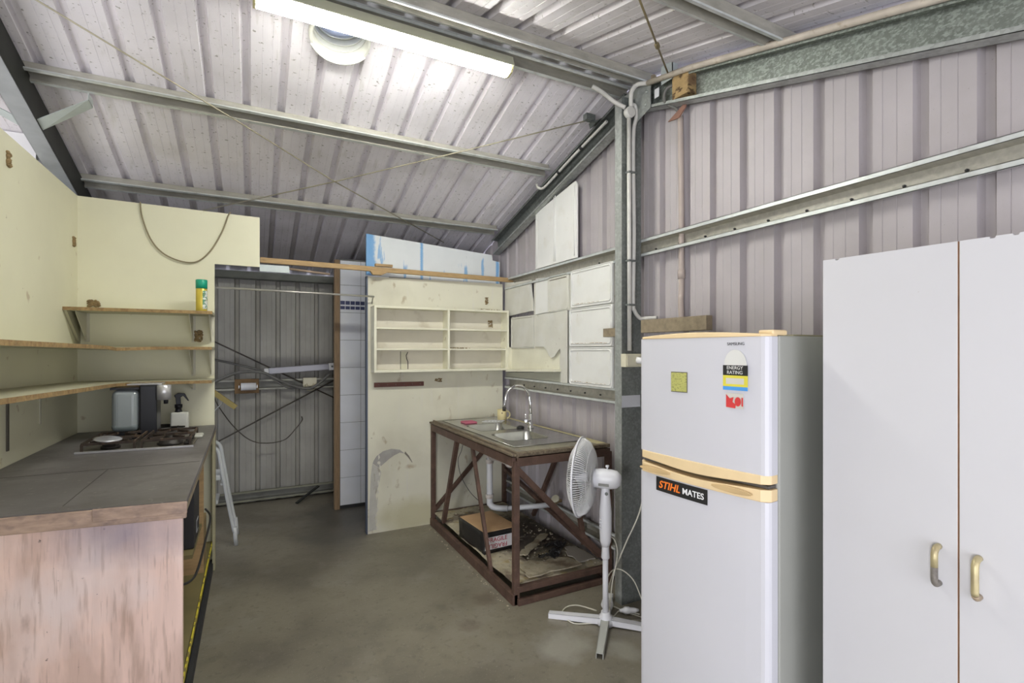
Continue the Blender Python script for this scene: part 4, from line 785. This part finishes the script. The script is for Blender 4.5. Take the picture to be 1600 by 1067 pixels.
# sink
sk = thing('double_sink', 'stainless steel double bowl sink set into the bench top', 'sink', (1.73, 3.45, .89))
ZS = .8955; xa, xb, ya, yb = 1.452, 2.012, 2.785, 4.12
bowls = [(1.52, 1.84, 2.98, 3.30), (1.52, 1.84, 3.44, 3.78)]
def plate(x0, x1, y0, y1): 
    b.box(x0, x1, y0, y1, ZS, ZS+.0025)
b = B(); plate(xa, 1.52, ya, yb); plate(1.84, xb, ya, yb); plate(1.52, 1.84, ya, 2.98); plate(1.52, 1.84, 3.30, 3.44); plate(1.52, 1.84, 3.78, yb)
b.tube([(xa, ya, ZS+.002), (xb, ya, ZS+.002), (xb, yb, ZS+.002), (xa, yb, ZS+.002)], .003, 6, closed=True)
b.obj('drainboard', steel_m, sk)
for (x0, x1, y0, y1) in bowls:
    b = B()
    def ring(i, z, n=6, rad=.05):
        out = []
        for cx, cy, a0 in ((x1-i-rad, y1-i-rad, 0), (x0+i+rad, y1-i-rad, 90), (x0+i+rad, y0+i+rad, 180), (x1-i-rad, y0+i+rad, 270)):
            for k in range(n): a = R(a0 + 90*k/(n-1)); out.append(b.bm.verts.new((cx + rad*math.cos(a), cy + rad*math.sin(a), z)))
        return out
    rs = [ring(-.004, ZS+.0035), ring(.004, ZS+.001), ring(.010, ZS-.12), ring(.03, ZS-.145)]
    for a, c in zip(rs, rs[1:]):
        for k in range(len(a)): f = b.bm.faces.new((a[k], a[(k+1) % len(a)], c[(k+1) % len(a)], c[k])); f.smooth = True
    b.bm.faces.new(rs[-1]); 
    # fill between the rounded rim and the square cut-out
    for (cx, cy) in ((x0, y0), (x1, y0), (x1, y1), (x0, y1)):
        sx = 1 if cx == x0 else -1; sy = 1 if cy == y0 else -1
        pl_ = [(cx, cy, ZS+.0026)] + [(cx + sx*(.05 - .05*math.sin(R(a))), cy + sy*(.05 - .05*math.cos(R(a))), ZS+.0026) for a in (0, 22, 45, 68, 90)]
        b.bm.faces.new([b.bm.verts.new(p) for p in pl_])
    b.obj('bowl', steel_m, sk)
tp_ = thing('kitchen_tap', 'chrome gooseneck tap with side lever standing on the sink', 'tap', (1.93, 3.42, .9))
B().lathe([(.026, 0), (.026, .008), (.018, .014), (.018, .10), (.014, .108)], (1.93, 3.42, ZS+.0025)).obj('base', chrome_m, tp_)
gp_ = [(1.93, 3.42, 1.0)] + [(1.93 - .003, 3.42, 1.10)] + [(1.82 + .105*math.cos(R(a)), 3.43, 1.125 + .105*math.sin(R(a))) for a in range(0, 181, 15)] + [(1.712, 3.44, 1.085), (1.708, 3.44, 1.065)]
B().tube(gp_, .0105, 12).obj('spout', chrome_m, tp_)
B().lathe([(.013, 0), (.013, .03)], (1.708, 3.44, 1.04)).obj('aerator', plain('burner_black', (.05, .045, .04)), tp_)
B().tube([(1.93, 3.42, .955), (1.875, 3.40, .958)], .013, 12).obj('lever_body', chrome_m, tp_)
B().tube([(1.876, 3.40, .958), (1.872, 3.405, 1.015)], .0035, 8).obj('lever', chrome_m, tp_)
tag(B().lathe([(.028, 0), (.032, .010), (.020, .018), (.0, .022)], (1.85, 3.44, ZS+.003), (0, 0, 1), 16).obj('sink_plug', plain('black_plastic', (.015, .014, .014))), 'black rubber lump lying at the foot of the tap', 'sink plug')
mg = thing('mug', 'cream mug with small dark print standing in the corner of the sink bench', 'mug', (1.93, 3.92, .9))
B().lathe([(.036, 0), (.039, .003), (.041, .095), (.038, .095), (.035, .01), (0, .008)], (1.915, 3.90, ZS+.003), seg=28).obj('body', mat('cream_glaze', (.66, .57, .30), .3, 0, .05, 6, spots=[('v', 26, .20, .14, (.12, .07, .04), .9, O1)]), mg)
hd = [(1.954 + .032*math.sin(R(a)), 3.888, ZS+.05 + .032*math.cos(R(a))) for a in range(0, 181, 15)]; B().tube(hd, .006, 8).obj('handle', plain('cream_glaze_plain', (.62, .54, .3), .3), mg)
sd = thing('soap_dish', 'white wire soap dish beside the cream mug', 'soap dish', (1.83, 3.84, .9))
b = B(); b.tube([(1.70, 3.84, ZS+.012), (1.76, 3.90, ZS+.012), (1.90, 3.82, ZS+.012), (1.84, 3.76, ZS+.012)], .004, 6, closed=True)
for i in range(6): t_ = i/6+.08; b.tube([(1.70+.14*t_, 3.84-.08*t_, ZS+.009), (1.76+.14*t_, 3.90-.08*t_, ZS+.009)], .002, 5)
b.obj('rack', white_pl_m, sd)
tag(B().box(1.545, 1.655, 3.83, 3.94, ZS+.003, ZS+.018, ).obj('sponge_cloth', plain('pink_cloth', (.50, .13, .19), .9), bev=.006), 'pink cleaning cloth lying beside the far sink bowl', 'cloth')
# drain pipes
dp = thing('drain_pipe', 'white plastic waste pipes and trap under the sink bowls', 'pipe', (1.7, 3.5, .25))
pm = mat('grimy_white_pipe', (.58, .54, .50), .5, 0, .08, 10, spots=[('n', 20, .58, .7, (.34, .22, .14), .5, O1)])
B().tube([(1.66, 3.60, .755), (1.66, 3.60, .62)], .024, 16).obj('pipe', pm, dp)
B().tube(bez([(1.66, 3.60, .66), (1.66, 3.60, .34), (1.665, 3.595, .29), (1.70, 3.57, .265), (1.78, 3.52, .262)]), .024, 16).obj('trap', mat('pale_pipe', (.66, .67, .68), .4, 0, .04, 9), dp)
B().tube([(1.66, 3.60, .68), (1.67, 3.20, .68)], .022, 16).obj('pipe', pm, dp)
B().tube([(1.67, 3.16, .76), (1.67, 3.16, .66)], .026, 16).obj('pipe', pm, dp)
for p, a in (((1.66, 3.60, .735), (0, 0, 1)), ((1.66, 3.60, .615), (0, 0, 1)), ((1.66, 3.60, .34), (0, 0, 1)), ((1.666, 3.25, .68), (0, 1, 0)), ((1.665, 3.52, .68), (0, 1, 0))):
    B().lathe([(.030, 0), (.032, .003), (.032, .03), (.030, .033)], p, a, 16).obj('collar', pm, dp)
B().tube([(1.78, 3.52, .262), (2.06, 3.34, .30)], .020, 14).obj('pipe', mat('pale_pipe', (.6, .6, .6)), dp)
st_ = thing('stop_tap', 'small brass and white stop tap on the wall under the bench', 'valve', (2.04, 3.2, .3))
B().lathe([(.014, 0), (.014, .04), (.02, .042), (.02, .05), (.0, .055)], (2.07, 3.20, .37), (-1, 0, 0), 14).obj('body', plain('brass', (.50, .38, .2), .35, .8), st_)
B().lathe([(.03, 0), (.032, .01), (.028, .016)], (2.02, 3.20, .385), (-.5, -.3, .6), 14).obj('handle', plain('cream_outlet', (.6, .6, .4)), st_)
wire('thin_wire', bez([(1.58, 3.95, .74), (1.56, 3.95, .66), (1.53, 3.95, .58), (1.55, 3.93, .45), (1.60, 3.85, .33), (1.64, 3.70, .27)]), .0025, blackcable_m, 'thin black wire dangling beside the waste pipe under the sink', 'wire')
# FRAGILE box
fx = thing('fragile_box', 'black plastic wrapped carton with FRAGILE tape on the bench shelf', 'box', (1.59, 3.33, .13))
fr_ = Matrix.Translation((1.405, 3.135, .107)) @ Matrix.Rotation(R(4), 4, 'Z')
b = B(fr_); b.box(0, .275, 0, .40, 0, .143); bmesh.ops.subdivide_edges(b.bm, edges=b.bm.edges[:], cuts=5, use_grid_fill=True)
rr = random.Random(3)
for v in b.bm.verts: v.co += Vector((rr.uniform(-1, 1), rr.uniform(-1, 1), rr.uniform(-.5, .5)))*.004
for f in b.bm.faces: f.smooth = True
b.obj('wrapping', plain('black_plastic', (.015, .014, .014), .35), fx)
b = B(fr_); b.prism([(.005, .005, .144), (.27, .005, .144), (.27, .395, .144), (.005, .395, .144)], (0, 0, .006)); b.prism([(.10, .08, .1502), (.22, .17, .1502), (.25, .16, .1502), (.2, .10, .1502)], (0, 0, .002)); b.obj('lid', mat('cardboard', (.50, .32, .17), .8, 0, .1, 5), fx, bev=.002)
b = B(fr_); b.box(.003, .272, -.0075, -.006, .028, .112); b.obj('tape', plain('tape_white', (.62, .60, .60), .35), fx)
b = B(fr_)
mt = lambda x, z, rot=0: Matrix.Translation((x, -.0079, z)) @ Matrix.Rotation(R(90), 4, 'X') @ Matrix.Rotation(R(rot), 4, 'Z')
b.text('FRAGILE', .042, mt(.10, .090), off=.0004, ext=.0002); b.text('FRAGILE', .042, mt(.10, .050, 180), off=.0004, ext=.0002); b.text('E', .042, mt(.25, .050, 180), off=.0004, ext=.0002)
b.obj('tape_print', plain('red_print', (.35, .03, .05), .5), fx)

# ------------------------------------------------------------------ pedestal fan
FC = Vector((1.715, 2.208, 0))
fan = thing('pedestal_fan', 'white pedestal fan standing on its cross base before the column', 'fan', tuple(FC))
d1 = Vector((-.73, .68, 0)).normalized(); d2 = Vector((-.68, -.73, 0)).normalized()
fw_ = mat('fan_white', (.76, .76, .79), .4, 0, .02, 5)
for i, d in enumerate((d1, d2, -d1, -d2)):
    s = Vector((-d.y, d.x, 0)); b = B(); L_ = .315
    for sg in (-1, 1): b.prism([FC + d*.02 + s*sg*.022 + Vector((0, 0, .01)), FC + d*L_ + s*sg*.018 + Vector((0, 0, .0)), FC + d*L_ + s*sg*.018 + Vector((0, 0, .028)), FC + d*.02 + s*sg*.022 + Vector((0, 0, .042))], -s*sg*.003)
    b.prism([FC + d*.02 + s*.022 + Vector((0, 0, .042)), FC + d*L_ + s*.018 + Vector((0, 0, .028)), FC + d*L_ - s*.018 + Vector((0, 0, .028)), FC + d*.02 - s*.022 + Vector((0, 0, .042))], (0, 0, -.003))
    lg = b.obj('base_leg', mat('fan_grey', (.50, .51, .47), .5) if i == 1 else fw_, fan)
B().lathe([(.045, .006), (.045, .03), (.036, .04), (.036, .052), (.026, .058), (.024, .075)], FC).obj('hub', fw_, fan)
B().lathe([(.0155, .06), (.0155, .40)], FC).obj('pole', fw_, fan)
B().lathe([(.021, .365), (.023, .37), (.020, .42), (.0195, .45)], FC).obj('height_collar', fw_, fan)
B().lathe([(.020, .43), (.030, .46), (.034, .53), (.034, .62), (.027, .70), (.022, .75), (.012, .765)], FC, seg=20).obj('control_neck', fw_, fan)
AX = Vector((-.655, .755, 0)).normalized(); ZA = .80
side = Vector((-.46, -.88, 0)).normalized()
for i in range(4): B().lathe([(.005, 0), (.005, .012)], FC + Vector((-.030, -.004, 0.535 + .017*i)), (-1, -.1, 0), 8).obj('speed_button', fw_, fan)
B().lathe([(.009, 0), (.009, .004)], FC + side*.027 + Vector((0, 0, .725)), side, 10).obj('pivot_screw', dgalv_m, fan)
HC = FC + Vector((0, 0, ZA)) - AX*.0
mo = B(); mo.lathe([(.0, -.088), (.028, -.083), (.047, -.062), (.053, -.03), (.054, .02), (.050, .06), (.040, .066)], HC, AX, 28); mo.obj('motor_housing', fw_, fan)
B().lathe([(.004, 0), (.004, .01), (.010, .012), (.010, .022)], HC + Vector((0, 0, .052)) - AX*.01, (0, 0, 1), 12).obj('oscillation_knob', fw_, fan)
B().tube([HC - Vector((0, 0, .045)), FC + Vector((0, 0, .75))], .017, 12).obj('tilt_joint', fw_, fan)
GC = HC + AX*.135; GR = .215; up = Vector((0, 0, 1)); sd_ = AX.cross(up)
wire_m = mat('fan_wire', (.80, .80, .80), .4, 0, .02, 5)
def rad(a): return sd_*math.cos(a) + up*math.sin(a)
def grille(front):
    b = B(); n = 104
    for i in range(n):
        a = 6.28318*i/n; r = rad(a)
        if front: pr = [(.036, .058), (.09, .054), (.15, .042), (.19, .018), (GR, 0)]
        else: pr = [(.055, -.075), (.10, -.073), (.155, -.060), (.195, -.035), (GR, 0)]
        b.tube([GC + r*p + AX*h for p, h in pr], .0020, 4)
    for p, h in (((.036, .058), (.12, .049), (GR, .002)) if front else ((.055, -.075), (.10, -.073), (.155, -.060), (GR, -.002))):
        b.tube([GC + rad(6.28318*i/40)*p + AX*h for i in range(40)], .0018, 5, closed=True)
    return b.obj('front_grille' if front else 'rear_grille', wire_m, fan)
grille(True); grille(False)
B().tube([GC + rad(6.28318*i/48)*(GR+.001) for i in range(48)], .006, 8, closed=True).obj('grille_ring', fw_, fan)
B().lathe([(.0, .062), (.034, .060), (.036, .054)], GC, AX, 24).obj('grille_badge', fw_, fan)
B().lathe([(.055, -.079), (.055, -.068), (.03, -.068)], GC, AX, 24).obj('grille_mount', fw_, fan)
hb2 = B(); hb2.lathe([(.028, -.04), (.03, .02), (.02, .035), (.0, .04)], GC, AX, 20); hb2.obj('blade_hub', fw_, fan)
for k in range(3):
    a0 = R(20 + 120*k)
    def bl(u, v):
        a = a0 + (v-.5)*(1.0 + .5*u); r = .028 + u*.15
        return GC + rad(a)*r + AX*((v-.5)*.05*(1-.3*u))
    B().grid(bl, 8, 8, True).obj('blade', mat('fan_blade', (.66, .67, .68), .35), fan, solid=.003)
b = B(); M_ = Matrix((side.cross(up)*-1, up, side)).transposed().to_4x4(); tv = AX*-1
M_ = Matrix((tuple(-AX), tuple(up), tuple(-(AX).cross(up)*1))).transposed().to_4x4()
sdn = (-AX).cross(up); M_ = Matrix((tuple(-AX), tuple(up), tuple(sdn))).transposed().to_4x4(); M_.translation = HC + sdn*.0545 + Vector((0, 0, -.022))
b.box(-.028, .028, -.007, .007, -.001, .0006, M_); b.obj('badge', plain('badge_grey', (.20, .20, .18), .4), fan)
wire('fan_cord', bez([FC + Vector((.030, 0, .48)), FC + Vector((.065, .0, .45)), FC + Vector((.09, .01, .36)), FC + Vector((.07, .03, .2)), FC + Vector((.05, .03, .06)), (1.80, 2.30, .008), (1.86, 2.36, .006), (1.90, 2.25, .006), (1.95, 2.15, .006)]), .0035, plain('cream_cord', (.66, .64, .54)), 'white fan cord dropping from the control neck to the floor', 'cord')
wire('loose_cord', bez([(1.74, 2.32, .02), (1.68, 2.42, .02), (1.62, 2.45, .01), (1.56, 2.40, .006), (1.56, 2.30, .006), (1.62, 2.26, .006), (1.70, 2.23, .006)]), .0035, plain('cream_cord', (.66, .64, .54)), 'white cord looped on the concrete left of the fan base', 'cord')
wire('loose_cord', bez([(1.76, 2.27, .03), (1.80, 2.30, .20), (1.86, 2.28, .25), (1.92, 2.22, .20), (1.97, 2.18, .06), (2.0, 2.12, .02), (1.93, 2.05, .006), (1.84, 2.1, .006), (1.86, 2.17, .006), (1.97, 2.1, .006)]), .0035, plain('cream_cord', (.66, .64, .54)), 'white cord arching beside the column foot toward the fridge', 'cord')
ex = thing('extension_plug', 'white extension lead plug and round adaptor on the floor behind the fan', 'plug', (1.9, 2.24, .0))
B().lathe([(.03, 0), (.034, .006), (.034, .03), (.024, .05)], (1.80, 2.31, .03), (.2, -.2, 1), 18).obj('adaptor', white_pl_m, ex)
B().lathe([(.008, 0), (.012, .02), (.020, .03), (.020, .055), (.016, .06), (.014, .085), (.007, .11)], (1.855, 2.26, .022), (.9, -.42, 0), 16).obj('plug', white_pl_m, ex)

# ------------------------------------------------------------------ fridge
FM = Matrix.Translation((1.405, 1.01, 0)) @ Matrix.Rotation(R(5), 4, 'Z')
fg = thing('fridge', 'white two door fridge freezer with yellowed trim standing before the gable wall', 'fridge', (1.405, 1.01, 0), R(5))
FWD = .53; FZ = 1.548
def fb_(*a): return B(FM).box(*a)
fb_(.062, .60, 0, FWD, .03, FZ).obj('body', fside_m, fg, bev=.006)
def doorb(z0, z1):
    b = B(FM); n = 10; rc = .022
    pr = [(.055, 0), (rc, 0)] + [(rc - rc*math.sin(R(a)) - 0*1, rc - rc*math.cos(R(a))) for a in (30, 60, 90)]
    pr = [(.055, .0)] + [(rc - rc*math.sin(R(a)), rc - rc*math.cos(R(a))) for a in (0, 30, 60, 90)]
    bow = [(-.012*math.sin(math.pi*(y/FWD)), y) for y in [rc + (FWD-2*rc)*i/n for i in range(1, n)]]
    far = [(rc - rc*math.sin(R(a)), FWD - rc + rc*math.cos(R(a))) for a in (90, 60, 30, 0)] + [(.055, FWD)]
    b.prism([(x, y, z0) for x, y in pr + bow + far], (0, 0, z1-z0)); return b
def smoothd(o):
    return o
fd = doorb(1.112, 1.545).obj('freezer_door', fridge_m, fg, bev=.001)
ld = doorb(.05, 1.03).obj('fridge_door', fridge_m, fg, bev=.001)
def trim(z0f, z1f, name, par, m=fcream_m, push=.004):
    """strip across the door front, its height given by functions of the width fraction"""
    b = B(FM); n = 24; cols = []
    for i in range(n+1):
        t_ = i/n; y = FWD*t_; x = -.012*math.sin(math.pi*t_) - push*min(1, 8*min(t_, 1-t_))
        if t_ in (0, 1): x = .02
        cols.append([b.bm.verts.new((xx, y, zz)) for xx, zz in ((x, z0f(t_)), (.055, z0f(t_)), (.055, z1f(t_)), (x, z1f(t_)))])
    for a, c in zip(cols, cols[1:]):
        for k in range(4): b.bm.faces.new((a[k], a[(k+1) % 4], c[(k+1) % 4], c[k]))
    b.bm.faces.new(cols[0]); b.bm.faces.new(cols[-1][::-1]); return b.obj(name, m, par, bev=.003)
trim(lambda t: 1.545, lambda t: 1.552 + .012*math.sin(math.pi*t), 'top_trim', fd)
trim(lambda t: 1.078 + .006*math.cos(2*math.pi*t), lambda t: 1.113, 'bottom_trim', fd)
trim(lambda t: 1.030, lambda t: 1.068 - .012*math.sin(math.pi*t)**2, 'top_trim', ld)
for ya_, yb_ in ((.04, .19), (.36, .51)):
    b = B(FM); ym = (ya_+yb_)/2; hw = (yb_-ya_)/2
    b.prism([(-.0185 + 0, ym + hw*math.cos(R(a)), 1.049 + .010*math.sin(R(a))) for a in range(0, 360, 20)], (.006, 0, 0)); b.obj('finger_recess', frecess_m, ld, bev=.002)
fb_(.02, .062, .01, FWD-.01, 1.069, 1.078).obj('seal', plain('seal_dark', (.10, .09, .08), .7), fg)
fb_(.064, .59, .01, FWD-.01, .01, .03).obj('foot', plain('black_plastic', (.015, .014, .014)), fg)
fb_(.03, .11, .0, .05, FZ+.001, FZ+.018).obj('hinge_cover', fcream_m, fg, bev=.005)
# stickers and lettering on the doors
def fx_(y): return -.012*math.sin(math.pi*y/FWD) - .0012
def flabel(ya_, yb_, z0, z1, off=0): 
    xm = min(fx_(ya_), fx_(yb_), fx_((ya_+yb_)/2)) - off; return B(FM).box(xm-.0006, xm+.0012, ya_, yb_, z0, z1)
def ft(y, z, off=0): 
    m = Matrix(((0, 0, -1), (-1, 0, 0), (0, 1, 0))).to_4x4(); m.translation = Vector((fx_(y) - .0012 - off, y, z)); return m
def sticker(name, label, cat, y, z): 
    p = FM @ Vector((fx_(y)-.001, y, z)); return thing(name, label, cat, tuple(p), R(5))
prn = plain('print_black', (.03, .03, .03))
b = B(FM); b.text('SAMSUNG', .0135, ft(.102, 1.522, .0005), off=.0, ext=.0004); b.obj('maker_lettering', plain('badge_dark', (.12, .12, .13), .3, .5), fd)
en = sticker('energy_label', 'energy rating label in white, black, yellow and blue on the freezer door', 'sticker', .103, 1.373)
b = B(FM); xx = fx_(.103)-.003
b.prism([(xx, .103 + .040*math.cos(R(a)), 1.452 + .052*math.sin(R(a))) for a in range(0, 181, 12)], (.0012, 0, 0)); b.obj('arc', plain('label_white', (.70, .70, .66)), en)
flabel(.060, .147, 1.420, 1.453, .0005).obj('title_band', plain('label_black', (.02, .02, .02)), en)
flabel(.060, .147, 1.384, 1.420, .0005).obj('yellow_band', plain('label_yellow', (.72, .64, .07)), en)
flabel(.072, .136, 1.392, 1.411, .0012).obj('white_field', plain('label_field', (.62, .60, .54)), en)
flabel(.060, .147, 1.372, 1.384, .0005).obj('blue_band', plain('label_blue', (.08, .33, .75)), en)
b = B(FM); b.text('ENERGY', .0155, ft(.103, 1.4445, .0046), off=.0001, ext=.0002); b.text('RATING', .0155, ft(.103, 1.4295, .0046), off=.0001, ext=.0002); b.obj('title_lettering', plain('label_white', (.7, .7, .66)), en)
flabel(.060, .086, 1.372, 1.386, .0014).obj('torn_corner', plain('torn_paper', (.66, .64, .56)), en)
rs_ = sticker('red_sticker', 'torn red and white sticker below the energy label', 'sticker', .105, 1.316)
flabel(.075, .135, 1.314, 1.362, .0003).obj('backing', plain('label_field', (.62, .60, .54)), rs_)
rm = plain('sticker_red', (.62, .05, .05))
b = B(FM); x_ = fx_(.105)-.0042
for pl2 in ([(.135, 1.316), (.102, 1.314), (.100, 1.326), (.112, 1.334), (.108, 1.350), (.122, 1.345), (.135, 1.358)],): b.prism([(x_, yy, zz) for yy, zz in pl2], (.0008, 0, 0))
b.prism([(x_, .093 + .011*math.cos(R(a)), 1.336 + .015*math.sin(R(a))) for a in range(0, 360, 24)], (.0008, 0, 0)); b.box(x_, x_+.0008, .075, .080, 1.322, 1.350); b.obj('red_print', rm, rs_)
gm_ = sticker('note_magnet', 'yellow green note magnet on the freezer door', 'magnet', .323, 1.354)
flabel(.290, .357, 1.354, 1.421, .002).obj('plate', mat('lime_note', (.46, .46, .14), .5, 0, .08, 20, spots=[('n', 90, .55, .6, (.2, .2, .08), .7, (1, 1, 3))]), gm_)
flabel(.288, .359, 1.351, 1.424, .0).obj('backing', plain('magnet_dark', (.14, .13, .09)), gm_)
ss = sticker('stihl_sticker', 'black STIHL MATES sticker on the lower fridge door', 'sticker', .318, .993)
b = B(FM); n = 8
g0 = []
for i in range(n+1):
    y = .205 + (.433-.205)*i/n; x = fx_(y) - .0008; g0.append([b.bm.verts.new((x, y, .974)), b.bm.verts.new((x, y, 1.026))])
for a, c in zip(g0, g0[1:]): b.bm.faces.new((a[0], c[0], c[1], a[1]))
b.obj('backing', plain('label_black', (.02, .02, .02)), ss, solid=.0006)
b = B(FM); m0 = ft(.368, 1.0, .0022); b.text('STIHL', .038, m0 @ Matrix.Rotation(R(.0), 4, 'Y'), off=.0008, ext=.0006, shear=.25); b.obj('orange_lettering', plain('sticker_orange', (.90, .22, .03)), ss)
b = B(FM); b.text('MATES', .030, ft(.262, .999, .0022), off=.0004, ext=.0006); b.obj('white_lettering', plain('label_letter_white', (.85, .85, .85)), ss)
tag(fb_(.30, .60, -.0, .0, 0, 0) and B(FM).box(.18, .56, .02, .2, FZ+.001, FZ+.006).obj('cardboard_sheet', mat('cream_post', (.42, .39, .25))), 'thin cream card lying on top of the fridge', 'card')

# ------------------------------------------------------------------ white cupboard
CM = Matrix.Translation((1.549, .93, 0)) @ Matrix.Rotation(R(5), 4, 'Z')
cp = thing('cupboard', 'tall white melamine cupboard with two doors at the right beside the fridge', 'cupboard', (1.549, .93, 0), R(5))
CH = 1.776; CW = .655
def cb_(*a): return B(CM).box(*a)
cc = cb_(.018, .46, -.016, 0, 0, CH-.003); cc.obj('side_panel', fside_m, cp, bev=.001)
cb_(.018, .46, -CW, -CW+.016, 0, CH-.003).obj('side_panel', cup_m, cp, bev=.001)
cb_(.018, .46, -CW+.016, -.016, CH-.02, CH-.003).obj('top_panel', cup_m, cp); cb_(.018, .46, -CW+.016, -.016, .05, .066).obj('bottom_panel', cup_m, cp); cb_(.45, .46, -CW+.016, -.016, .066, CH-.02).obj('back_panel', cup_m, cp)
cb_(.05, .066, -CW+.016, -.016, 0, .05).obj('kick_board', cup_m, cp)
def door(y0, y1, hy, hz, hm, hl):
    b = B(CM); rr = random.Random(int(-y0*1000)); pts_ = [(y0, .05), (y1, .05), (y1, CH)]
    n = 16
    for i in range(1, n): 
        yy = y1 + (y0-y1)*i/n; c = -.005 if rr.random() < .16 else 0; pts_ += [(yy+.006, CH), (yy+.004, CH+c), (yy-.004, CH+c), (yy-.006, CH)]
    pts_ += [(y0, CH)]
    b.prism([(0, a, z_) for a, z_ in pts_], (.0165, 0, 0)); d = b.obj('door', cup_m, cp, bev=.0008)
    B(CM).box(.001, .0160, y1 + .0000, y1+.0012, .05, CH-.001).obj('edge_strip', cupside_m, d) if y1 < -.01 else B(CM).box(.001, .016, y0-.0013, y0, .05, CH-.001).obj('edge_strip', cupside_m, d)
    for i, (ta, tb2, m_) in enumerate(hl):
        P_ = []
        zz0, zz1 = hz-.047, hz+.047
        full = [(0, hy, zz1)] + [(-.030+.018*math.cos(R(a))-.0, hy, zz1-.018+.018*math.sin(R(a))) for a in (90, 65, 40)][:0]
        path = [(-.0005, hy, zz1)] + [(-.012-.018*math.sin(R(a)), hy, zz1-.018+.018*math.cos(R(a))) for a in (0, 22, 45, 67, 90)] + [(-.030, hy, hz)] + [(-.012-.018*math.sin(R(a)), hy, zz0+.018-.018*math.cos(R(a))) for a in (90, 67, 45, 22, 0)] + [(-.0005, hy, zz0)]
        B(CM).tube(path[ta:tb2], .0078, 14).obj('handle', m_, d)
    return d
door(-.3215, -.001, -.284, .949, None, [(0, 7, hand_m), (6, 13, handd_m)])
door(-CW, -.3255, -.363, .945, None, [(0, 9, hand_m), (8, 13, mat('brown_worn_handle', (.36, .28, .19), .5, .3, .15, 20))])
